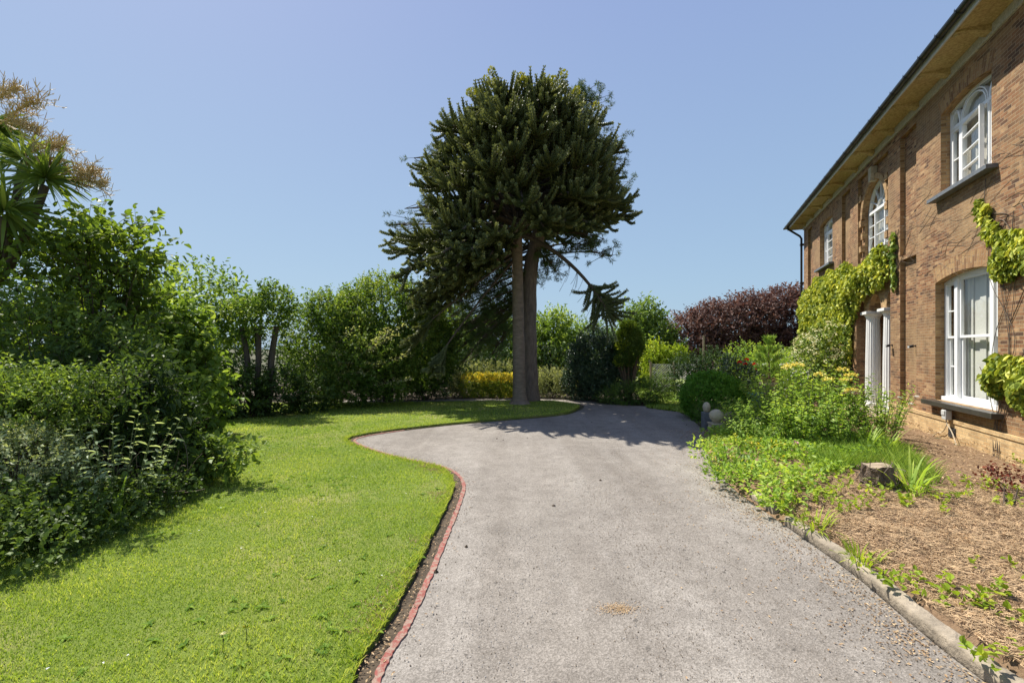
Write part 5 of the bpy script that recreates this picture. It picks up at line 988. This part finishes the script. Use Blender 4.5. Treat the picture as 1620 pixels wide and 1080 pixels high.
for (px, py, dx) in ((1322, 678, 0), (1263, 708, 0)):
    g = B(px, py+14); e = empty('pink_flower', g, 'pink blooms on a stem before the strap leaves' if px > 1300 else 'single mauve bloom standing among the low bed weeds', 'flower'); hgt = .2
    mb = MB(); tubes(mb, np.array([(0, 0, 0), (.01, 0, hgt*.6), (0, .01, hgt)]), .004, 4); mb.build('stem', MT['stem'], e)
    for k in range(4 if px > 1300 else 1):
        mb = MB(); n = 16; d = rnd(n); leaves(mb, np.array([rng.uniform(-.05, .05), 0, hgt-.03*k])+d*.012, d, perp(d), .03, .026, rng.uniform(0, 1, n), rich=False); mb.build('bloom', MT['pinkpetal'], e)
# ground weeds (stuff)
def scatter(n, poly): 
    poly = np.asarray(poly); lo, hi = poly.min(0), poly.max(0); out = []
    while sum(map(len, out)) < n:
        q = rng.uniform(lo, hi, (n*2, 2)); out.append(q[inpoly(q[:, 0], q[:, 1], poly)])
    return np.vstack(out)[:n]
wp = [tuple(G(x, y, .08)) for x, y in [(1118, 690), (1108, 725), (1135, 762), (1185, 795), (1235, 815), (1290, 780), (1340, 745), (1400, 715), (1330, 690), (1240, 665), (1170, 655)]]
mb = MB(); Q = scatter(2600, wp)+rng.normal(size=(2600, 2))*.07; k = noise3(np.column_stack([Q, 0*Q[:, 0]]), 3.2, 19)+rng.normal(size=len(Q))*.3 > -.35; Q = Q[k]; n = len(Q); hz_ = bed_h(Q[:, 0], Q[:, 1])*.9; hmax = .15+.16*noise3(np.column_stack([Q, 0*Q[:, 0]]), 1.6, 31); S = np.column_stack([Q, hz_]); D = unit(rnd(n)*.5+[0, 0, 1.0]); twig_leaves(mb, S, D, np.clip(hmax, .05, .4), 6, .05, .036, .5+.25*noise3(S, 2, 9), .9, None)
o = mb.build('bed_weeds', MT['perennial']); o['kind'] = 'stuff'
mb = MB(); yp = [tuple(G(x, y, .15)) for x, y in [(1115, 715), (1130, 755), (1180, 765), (1240, 745), (1250, 715), (1180, 690)]]
Q = scatter(75, yp); k = noise3(np.column_stack([Q, 0*Q[:, 0]]), 3, 12) > -.1; Q = Q[k]; n = len(Q); S = np.column_stack([Q, bed_h(Q[:, 0], Q[:, 1])+.06]); twig_leaves(mb, S, unit(rnd(n)*.5+[0, 0, 1]), .16, 6, .045, .03, np.full(n, .55), .9); o = mb.build('yellowing_weeds', MT['golden']); o['kind'] = 'stuff'
# long grass between the clumps and the stump
gp = [tuple(G(x, y, .1)) for x, y in [(1290, 705), (1270, 735), (1330, 745), (1400, 735), (1440, 768), (1490, 760), (1440, 715), (1380, 695), (1330, 690)]]
mb = MB(); Q = scatter(3600, gp); n = len(Q); a = rng.uniform(0, 6.28, n); L = rng.uniform(.07, .19, n)*(1+.3*noise3(np.column_stack([Q, 0*a]), 4, 2)); b0 = np.column_stack([Q, bed_h(Q[:, 0], Q[:, 1])]); d = np.column_stack([np.cos(a), np.sin(a), 0*a]); strips(mb, bez(b0, b0+d*L[:, None]*.15+np.column_stack([0*a, 0*a, L*.6]), b0+d*L[:, None]*.55+np.column_stack([0*a, 0*a, L*.95]), 4), np.array([.008, .008, .006, .001]), np.column_stack([-d[:, 1], d[:, 0], .4+0*a]), rng.uniform(.2, .9, n)); o = mb.build('long_grass', MT['weed']); o['kind'] = 'stuff'
e = empty('tree_stump', (*G(1388, 770, .08), .06), 'short rough tree stump in the dry part of the bed', 'tree stump')
mb = MB(); n = 40; th = np.arange(n)*2*math.pi/n; V = []
for z, r in ((-.08, .24), (.0, .175), (.05, .15), (.12, .138), (.2, .134), (.255, .137)): rr = r*(1+.07*np.sin(th*5+z*3)+.04*np.sin(th*11)+rng.normal(size=n)*.05); V.append(np.column_stack([rr*np.cos(th), rr*np.sin(th), z+0*th+(.012*np.sin(th*3) if z > .2 else 0)]))
V = np.vstack(V); i = np.arange(5)[:, None]*n; j = np.arange(n)[None]; mb.add(V, np.stack(np.broadcast_arrays(i+j, i+(j+1) % n, i+n+(j+1) % n, i+n+j), -1).reshape(-1, 4)); mb.build('bark', MT['stumpbark'], e)
mb = MB(); top = V[-n:]*[.985, .985, 1]-[0, 0, .004]; mb.add(np.vstack([top, [(0, 0, .25)]]), [(i, (i+1) % n, n) for i in range(n)]); mb.build('sawn_top', MT['stumptop'], e)
mb = MB(); n = 90; a = rng.uniform(0, 6.28, n); p0 = np.column_stack([np.cos(a)*.175, np.sin(a)*.175, rng.uniform(.0, .22, n)]); p2 = np.column_stack([np.cos(a+rng.normal(size=n)*.5)*.19, np.sin(a+rng.normal(size=n)*.5)*.19, p0[:, 2]+rng.uniform(-.1, .12, n)]); tubes(mb, bez(p0, (p0+p2)/2*1.08, p2, 4), .004, 3, cap=False); mb.build('ivy_stem', MT['drytwig'], e)
for (px, py), n, L, w, m_, lab in [((1440, 778), 46, .5, .022, 'perennial', 'bright clump of sword leaves just right of the tree stump'), ((1361, 885), 60, .16, .01, 'yellowgreen', 'small flattened tuft of yellow grass near the kerb'), ((1290, 835), 34, .24, .014, 'yellowgreen', 'weedy tuft at the near end of the long kerb')]:
    mb = MB(); tuft(mb, (0, 0, 0), n, L, w, .75, .55, t=.55, rad=.12); o = mb.build('leaf_tuft', MT[m_]); o.location = B(px, py); tag(o, lab, 'plant')
# scattered seedlings and dry litter over the bed
mb = MB(); dry = [tuple(G(x, y, .08)) for x, y in [(1215, 800), (1330, 760), (1420, 775), (1500, 770), (1620, 730), (1900, 850), (1900, 1400), (1640, 1130), (1450, 975), (1260, 835)]]
Q = scatter(520, dry); k = noise3(np.column_stack([Q, 0*Q[:, 0]]), 2.6, 41)+.5*np.exp(-((Q[:, 1]-4.2)/.9)**2) > .45; Q = Q[k]; n = len(Q); S = np.column_stack([Q, bed_h(Q[:, 0], Q[:, 1])]); twig_leaves(mb, S, unit(rnd(n)*.7+[0, 0, .8]), .1, 6, .042, .03, np.full(n, .5), 1.2); o = mb.build('seedling_weeds', MT['yellowgreen']); o['kind'] = 'stuff'
mb = MB(); Q = np.vstack([scatter(9000, bed_poly), scatter(48000, dry)]); dist = np.hypot(Q[:, 0], Q[:, 1]); keep = (Q[:, 1] > 1.2) & (rng.uniform(0, 1, len(Q)) < np.clip(5/dist, .15, 1)); Q = Q[keep]; Q = Q[polydist(Q[:, 0], Q[:, 1], RIGHT_EDGE) > .115]; n = len(Q); a = rng.uniform(0, 6.28, n); el = rng.uniform(-.1, .5, n)*(rng.uniform(0, 1, n) > .3); L = rng.uniform(.015, .075, n); p0 = np.column_stack([Q, bed_h(Q[:, 0], Q[:, 1])+.003]); d = np.column_stack([np.cos(a)*np.cos(el), np.sin(a)*np.cos(el), np.sin(el)]); tubes(mb, bez(p0, p0+d*L[:, None]*.5+rnd(n)*.008+[0, 0, .006], p0+d*L[:, None], 3), [.0019, .0018, .001], 3, cap=False); o = mb.build('dry_stalks', MT['deadstem']); o['kind'] = 'stuff'
def litter(name, Q, z, size, mat, up=.8):
    mb = MB(); n = len(Q); a = rng.uniform(0, 6.28, n); d = unit(np.column_stack([np.cos(a), np.sin(a), rng.uniform(-.15, .35, n)])); N = unit(rnd(n)*.5+[0, 0, up]); N = unit(N-d*(N*d).sum(1, keepdims=True)); leaves(mb, np.column_stack([Q, z]), d, N, size*rng.uniform(.5, 1.3, n), size*.5, rng.uniform(0, 1, n), rich=False); o = mb.build(name, MT[mat]); o['kind'] = 'stuff'
Q = scatter(9000, bed_poly); Q = Q[(Q[:, 1] > 1.0) & (polydist(Q[:, 0], Q[:, 1], RIGHT_EDGE) > .15)]; litter('dry_leaf_litter', Q, bed_h(Q[:, 0], Q[:, 1])+.004, .038, 'deadleaf')
# red leaved shrubby growth at the right edge
plant('red_leaf_plant', 'low red leaved plant at the right edge of the dry bed', 'plant', (*G(1600, 800, .08), .06), [(G(1612, 800)[0], G(1612, 800)[1], .12, .13, .13, .15), (G(1590, 770)[0], G(1590, 770)[1], .06, .3, .2, .08)], 'redleaf', 80, 5, .036, .024, .14, gap=-.4)
# driveway litter and stones along both edges
mb = MB()
def along(line, n, off, sd, lo=0, hi=1):
    t = rng.uniform(lo, hi, n)*(len(line)-1); i = np.minimum(t.astype(int), len(line)-2); fr_ = (t-i)[:, None]; P = line[i]*(1-fr_)+line[i+1]*fr_; T = unit(line[i+1]-line[i]); N = np.stack([-T[:, 1], T[:, 0]], 1); return P+N*(off+np.abs(rng.normal(size=(n, 1)))*sd)
re_ = np.array([p for p in RIGHT_EDGE if 1 < p[1] < 9]); le_ = np.array([p for p in LEFT_EDGE[:95] if p[1] > .5])
Q = np.vstack([along(re_, 1500, .02, .16), along(re_, 500, .05, .5)]); litter('drive_leaf_litter', Q, np.full(len(Q), .006), .02, 'deadleaf', 1.5)
Q = np.vstack([along(le_, 800, .045, .035), along(le_, 160, -.12, .1)]); litter('edge_leaf_litter', Q, np.full(len(Q), .014), .02, 'deadleaf', 1.5)
def stones(name, Q, r, mat):
    n = len(Q); s = r*rng.uniform(.4, 1.3, (n, 1)); dirs = unit(np.array([(1, 0, 0), (0, 1, 0), (-1, 0, 0), (0, -1, 0), (0, 0, 1), (0, 0, -1)], float)); V = (np.column_stack([Q, np.full(n, .004)])[:, None]+dirs[None]*s[:, None]*rng.uniform(.6, 1.2, (n, 6, 1))).reshape(-1, 3); f = np.array([(0, 1, 4), (1, 2, 4), (2, 3, 4), (3, 0, 4), (1, 0, 5), (2, 1, 5), (3, 2, 5), (0, 3, 5)]); mb = MB(); mb.add(V, (np.arange(n)[:, None, None]*6+f[None]).reshape(-1, 3)); o = mb.build(name, MT[mat]); o['kind'] = 'stuff'
Q = np.vstack([along(re_, 2400, .0, .22), along(le_, 500, -.02, -.08), scatter(300, [(-.3, 1.5), (2, 1.5), (2.2, 5), (0, 6)])]); stones('loose_stones', Q, .0045, 'rock')
Q = np.vstack([scatter(9000, [(-.4, 1.3), (2.0, 1.3), (2.15, 5.5), (-.2, 5.5)]), scatter(3500, [(.5, 1.3), (1.2, 1.3), (1.9, 9), (.9, 9)])]); p3 = np.column_stack([Q*[1.6, .3], 0*Q[:, 0]]); k = noise3(p3, 2.2, 71)+rng.normal(size=len(Q))*.4 > .1; stones('pale_grit', Q[k], .0034, 'palegrit'); Q = np.vstack([scatter(5000, [(-.4, 1.3), (2.0, 1.3), (2.15, 5.5), (-.2, 5.5)]), scatter(4000, [(.5, 1.3), (1.15, 1.3), (1.9, 9), (1.0, 9)])]); p3 = np.column_stack([Q*[1.6, .3], 0*Q[:, 0]]); k = noise3(p3, 2.2, 74)+rng.normal(size=len(Q))*.4 > .2; stones('dark_grit', Q[k], .0032, 'rock')
Q = np.array([tuple(G(x, y)) for x, y in [(786, 694), (796, 696), (834, 693), (936, 668), (738, 865), (1086, 672), (1100, 700), (876, 800), (950, 760), (690, 905)]]); stones('dark_clods', Q, .016, 'soil_shade')
mb = MB(); Q = rng.normal(size=(420, 2))*[.055, .03]; n = 420; a = rng.uniform(0, 6.28, n); d = unit(np.column_stack([np.cos(a), np.sin(a), .35+0*a])); leaves(mb, np.column_stack([Q, 0*a+.001]), d, unit(np.column_stack([-.3*np.cos(a), -.3*np.sin(a), 1+0*a])), .012, .005, rng.uniform(.3, 1, n), rich=False); o = mb.build('moss_patch', MT['deadleaf']); o.location = (*G(978, 963), .002); tag(o, 'small dry mossy patch on the driveway', 'moss')

# ------------------------------------------------------------------ lawn grass (stuff)
def grass(name, poly, dens, mat, zb, hmean, ymin=1.2):
    poly = np.asarray(poly); out = []
    for y0, y1, dn, wd in dens:
        lo, hi = poly[:, 0].min(), poly[:, 0].max(); n = int((hi-lo)*(y1-y0)*dn); q = np.column_stack([rng.uniform(lo, hi, n), rng.uniform(y0, y1, n)]); q = q[inpoly(q[:, 0], q[:, 1], poly)]; q = q[np.abs(q[:, 0]) < q[:, 1]*1.25+.6]; out.append(np.column_stack([q, np.full(len(q), wd)]))
    Q = np.vstack(out); n = len(Q); P3 = np.column_stack([Q[:, :2], 0*Q[:, 0]]); a = rng.uniform(0, 6.28, n); d = np.column_stack([np.cos(a), np.sin(a)]); nz = noise3(P3, 2.0, 61); nz2 = noise3(P3, .7, 62); L = hmean*rng.uniform(.5, 1.4, n)*(1+.25*nz); w = Q[:, 2]; b = np.column_stack([Q[:, :2], np.full(n, zb)]); sv_ = np.column_stack([-d[:, 1], d[:, 0], 0*a])*w[:, None]/2; lean = rng.uniform(.2, 1.1, n)*L; tip = b+np.column_stack([d*lean[:, None], L])
    dryp = noise3(P3, 1.35, 66) > .95; keep = ~(dryp & (rng.uniform(0, 1, n) < .5)); b, sv_, tip, nz, nz2 = b[keep], sv_[keep], tip[keep], nz[keep], nz2[keep]; nz2 = nz2+.8*dryp[keep]; n = len(b)
    V = np.stack([b-sv_, b+sv_, tip], 1).reshape(-1, 3); mb = MB(); mb.add(V, np.arange(3*n).reshape(-1, 3), np.clip(.45+.17*nz+.2*nz2+rng.normal(size=n)*.24, 0, 1)); o = mb.build(name, MT[mat]); o['kind'] = 'stuff'; return o
grass('lawn_grass', lawn_poly, [(1.4, 3, 13000, .005), (3, 4.5, 8500, .006), (4.5, 7, 4200, .008), (7, 10, 2000, .012), (10, 14.2, 900, .018)], 'blade', .028, .022)
grass('side_lawn_grass', side_lawn, [(11, 14, 900, .018), (14, 20, 450, .025)], 'weed', .0, .04)
Q = along(offset(LEFT_EDGE, .12), 3800, 0, .05, 0, .8); n = len(Q); a = rng.uniform(0, 6.28, n); b0 = np.column_stack([Q, np.full(n, .025)]); L = rng.uniform(.03, .07, n); d = np.column_stack([np.cos(a), np.sin(a), 0*a]); mb = MB(); strips(mb, bez(b0, b0+d*.01+np.column_stack([0*a, 0*a, L*.7]), b0+d*L[:, None]*.7+np.column_stack([0*a, 0*a, L*.8]), 3), np.array([.006, .005, .001]), np.column_stack([-d[:, 1], d[:, 0], .3+0*a]), rng.uniform(.3, 1, n)); o = mb.build('turf_edge_grass', MT['blade']); o['kind'] = 'stuff'
# broad lawn weeds in rosettes, clover and daisies
mb = MB(); Q = scatter(5200, lawn_poly); k = (Q[:, 1] > 1.5) & (Q[:, 1] < 9) & (np.abs(Q[:, 0]) < Q[:, 1]*1.2+.5) & (noise3(np.column_stack([Q, 0*Q[:, 0]]), 1.9, 88)+rng.normal(size=len(Q))*.35 > .3); Q = Q[k]; n = len(Q); m_ = 7; a = rng.uniform(0, 6.28, n*m_); d = unit(np.column_stack([np.cos(a), np.sin(a), rng.uniform(.1, .6, n*m_)])); N = unit(np.column_stack([-np.cos(a)*.4, -np.sin(a)*.4, 1+0*a])); P = np.repeat(np.column_stack([Q, np.full(n, .035)]), m_, 0); leaves(mb, P, d, unit(N-d*(N*d).sum(1, keepdims=True)), rng.uniform(.02, .06, n*m_), .017, .5+rng.normal(size=n*m_)*.25, rich=True, droop=.3); o = mb.build('lawn_weeds', MT['weed']); o['kind'] = 'stuff'
mb = MB(); Q = scatter(60000, lawn_poly); p3 = np.column_stack([Q, 0*Q[:, 0]]); k = (Q[:, 1] > 1.5) & (Q[:, 1] < 8) & (np.abs(Q[:, 0]) < Q[:, 1]*1.2+.5) & (noise3(p3, 1.5, 93)+.5*noise3(p3, 5, 94)+rng.normal(size=len(Q))*.2 > .62); Q = Q[k]; n = len(Q); a = rng.uniform(0, 6.28, n); d = unit(np.column_stack([np.cos(a), np.sin(a), rng.uniform(-.1, .5, n)])); N = unit(np.column_stack([rng.normal(size=(n, 2))*.35, np.ones(n)])); leaves(mb, np.column_stack([Q, rng.uniform(.035, .055, n)]), d, unit(N-d*(N*d).sum(1, keepdims=True)), rng.uniform(.01, .022, n), .014, .5+rng.normal(size=n)*.3, rich=False); o = mb.build('clover', MT['clover']); o['kind'] = 'stuff'
Q = along(LAWN_EDGE[:70], 5200, .0, .11); Q = Q[(Q[:, 1] > 1.2) & (Q[:, 1] < 6) & (noise3(np.column_stack([Q, 0*Q[:, 0]]), 2.4, 95) > -.2)]; n = len(Q); a = rng.uniform(0, 6.28, n); d = unit(np.column_stack([np.cos(a), np.sin(a), rng.uniform(.1, .9, n)])); mb = MB(); leaves(mb, np.column_stack([Q, np.full(n, .032)]), d, perp(d), rng.uniform(.015, .04, n), .004, rng.uniform(.2, 1, n), rich=False); o = mb.build('dry_edge_grass', MT['deadleaf']); o['kind'] = 'stuff'
mb = MB(); Q = scatter(420, lawn_poly); Q = Q[(Q[:, 1] > 1.6) & (Q[:, 1] < 10)]; n = len(Q); m_ = 5; a = rng.uniform(0, 6.28, n*m_); d = unit(np.column_stack([np.cos(a), np.sin(a), .25+0*a])); leaves(mb, np.repeat(np.column_stack([Q, rng.uniform(.05, .075, n)]), m_, 0), d, np.tile([[0, 0, 1.]], (n*m_, 1)), .009, .006, rng.uniform(0, 1, n*m_), rich=False); o = mb.build('lawn_daisies', MT['whitepetal']); o['kind'] = 'stuff'
for px, py, lab in ((389, 1000, 'yellow dandelion on a stalk in the near lawn'), (352, 1012, 'small pale dandelion left of the yellow one')):
    g = G(px, py+18, .03); e = empty('dandelion', (*g, .03), lab, 'flower'); mb = MB(); tubes(mb, np.array([(0, 0, 0), (.005, 0, .05), (0, 0, .085)]), .0022, 4); mb.build('stem', MT['stem'], e); mb = MB(); n = 30; a = rng.uniform(0, 6.28, n); d = unit(np.column_stack([np.cos(a), np.sin(a), rng.uniform(.1, 1.2, n)])); leaves(mb, np.tile([[0, 0, .085]], (n, 1)), d, perp(d), .018, .006, rng.uniform(0, 1, n), rich=False); mb.build('bloom', MT['golden' if px > 380 else 'creampetal'], e)

# ------------------------------------------------------------------ creepers on the house
def creeper(name, label, poly, n, mat, L, seed, depth=.16, parts='foliage', stems=60, cut=None, thick=None):
    u0z0 = np.array(poly).mean(0); e = empty(name, HW(u0z0[0], 0, u0z0[1]), label, 'climbing plant', None, HZANG)
    Q = scatter(n, poly); 
    if cut is not None:
        for c in cut: Q = Q[~inpoly(Q[:, 0], Q[:, 1], c)]
    p3 = np.column_stack([Q[:, 0], 0*Q[:, 0], Q[:, 1]]); edge = polydist(Q[:, 0], Q[:, 1], list(poly)+[poly[0]])
    nzv = noise3(p3, 2.4, seed); k = edge*3.5+.4*nzv+rng.normal(size=len(Q))*.15 > .0; Q, p3, nzv, edge = Q[k], p3[k], nzv[k], edge[k]; n = len(Q)
    y = .02+depth*np.clip(edge*2.2, .15, 1)*(1+.45*nzv+.35*noise3(p3, 7, seed+6))*rng.uniform(.15, 1.1, n); P = np.column_stack([Q[:, 0]-u0z0[0], np.abs(y)+.01, Q[:, 1]-u0z0[1]])
    d = unit(rnd(n)*.6+np.array([0, .35, -.75])); N = unit(np.array([0, .75, .55])+rng.normal(size=(n, 3))*.5); N = unit(N-d*(N*d).sum(1, keepdims=True)); mb = MB(); leaves(mb, P, d, N, L*rng.uniform(.6, 1.3, n), L*.85, .5+.25*noise3(p3, 3.5, seed+3)+rng.normal(size=n)*.27, fold=.2, droop=.3); mb.build(parts, MT[mat], e)
    if stems:
        sm = MB(); a = Q[rng.integers(0, n, stems)]; b = a+rng.normal(size=(stems, 2))*[.25, .35]; a3 = np.column_stack([a[:, 0]-u0z0[0], np.full(stems, .015), a[:, 1]-u0z0[1]]); b3 = np.column_stack([b[:, 0]-u0z0[0], np.full(stems, .012), b[:, 1]-u0z0[1]]); tubes(sm, bez(a3, (a3+b3)/2+rng.normal(size=a3.shape)*[.06, 0, .06], b3, 6), .006, 4, cap=False); sm.build('stem', MT['drytwig'], e)
    return e
big_poly = [(20.7, -.05), (20.7, 3.6), (20.2, 3.9), (19.2, 3.75), (18.6, 4.1), (17.8, 3.95), (17.0, 4.1), (16.2, 3.9), (15.5, 4.1), (15.0, 3.9), (14.3, 3.8), (13.6, 3.85), (13.1, 4.0), (12.75, 4.02), (12.5, 3.85), (12.35, 3.5), (12.45, 3.25), (12.7, 2.98), (13.2, 2.92), (13.8, 2.95), (14.25, 2.75), (14.5, 2.45), (14.85, 2.3), (15.0, 1.2), (15.1, -.05)]
creeper('wall_creeper', 'large sunlit yellow green creeper covering the far ground floor of the house', big_poly, 19000, 'creeper', .105, 5, .2, cut=[rect(17.05, 17.55, 1.5, 2.35)])
creeper('wall_creeper', 'thin upright strand of creeper on the brick pier beside the large creeper', [(12.02, 2.9), (12.2, 2.85), (12.38, 3.4), (12.3, 3.9), (12.18, 4.12), (12.08, 3.8)], 200, 'creepergreen', .11, 8, .06, stems=14)
def uzl(l): return [UZ(x, y) for x, y in l]
creeper('wall_creeper', 'creeper trailing down the brick between the upper and lower near windows', uzl([(1553, 312), (1572, 322), (1580, 345), (1590, 362), (1625, 358), (1680, 370), (1680, 440), (1625, 425), (1597, 446), (1578, 436), (1576, 405), (1584, 385), (1566, 372), (1556, 345)]), 2300, 'creeper', .092, 12, .13, stems=30)
creeper('wall_creeper', 'bushy creeper beside the right edge of the lower near window', uzl([(1572, 572), (1588, 558), (1625, 562), (1690, 580), (1690, 670), (1640, 655), (1600, 636), (1570, 618), (1562, 595)]), 2600, 'creeper', .092, 17, .22, stems=20)
e = empty('creeper_stems', HW(8.5, 0, .9), 'thin woody creeper stems rising from the ground beside the near window', 'climbing plant', None, HZANG); mb = MB()
for k in range(5):
    u0_ = rng.uniform(-.35, .3); pth_ = np.array([(u0_, .06, -1.0), (u0_+rng.uniform(-.1, .1), .02, -.5), (u0_+rng.uniform(-.2, .2), .02, 0), (u0_+rng.uniform(-.35, .3), .015, .8), (u0_+rng.uniform(-.4, .35), .012, 1.7), (u0_+rng.uniform(-.3, .5), .012, 2.5)]); tubes(mb, smoothline(pth_, 5), np.linspace(.006, .003, 26), 5)
mb.build('stem', MT['drytwig'], e)
# bare vine stems fanned over the bricks
e = empty('bare_vine', HW(10.5, 0, 3.3), 'bare brown vine stems fanned across the brick between the floors', 'climbing plant', None, HZANG); mb = MB()
n = 130; a = np.column_stack([rng.uniform(-3.2, 2.4, n), np.full(n, .004), rng.uniform(-.5, 1.25, n)]); a = a[(np.abs(a[:, 0]+.95) > .95) | (a[:, 2] < .8)]
n = len(a); th = rng.uniform(-.9, .9, n)+math.pi*(rng.uniform(0, 1, n) > .5); L = rng.uniform(.25, .9, n); b = a+np.column_stack([np.cos(th)*L, 0*L, np.sin(th)*L*.7]); tubes(mb, bez(a, (a+b)/2+rng.normal(size=a.shape)*[.09, 0, .09], b, 7), np.linspace(.0028, .0016, 7), 3, cap=False); mb.build('stem', MT['drytwig'], e)
# climbing hydrangea left of the columns
hp = plant('white_climber', 'cream flowered bushy shrub against the creeper left of the columns', 'shrub', HW(15.7, .6), [(*HW(15.6, .55)[:2], 1.2, .75, .75, .85), (*HW(16.6, .55)[:2], 1.1, .7, .8, .9), (*HW(15.2, .45)[:2], 1.7, .45, .45, .55), (*HW(15.8, .5)[:2], .4, .9, .9, .5)], 'creepergreen', 950, 7, .075, .05, .24, newgrowth=.1)
mb = MB(); o_ = HW(15.7, .6); S, O = sample_blobs([(*HW(15.6, .55)[:2], 1.25, .8, .8, .88), (*HW(16.4, .6)[:2], 1.3, .6, .7, .8), (*HW(15.2, .45)[:2], 1.75, .5, .5, .55)], 330, .95); m_ = 7; n = len(S)*m_; d = unit(np.repeat(O, m_, 0)*.6+rnd(n)); leaves(mb, np.repeat(S, m_, 0)-o_+rnd(n)*.05, d, unit(rnd(n)*.5+np.repeat(O, m_, 0)+[0, 0, .5]), .05, .04, rng.uniform(0, 1, n), rich=False); mb.build('blossom', MT['creampetal'], hp)
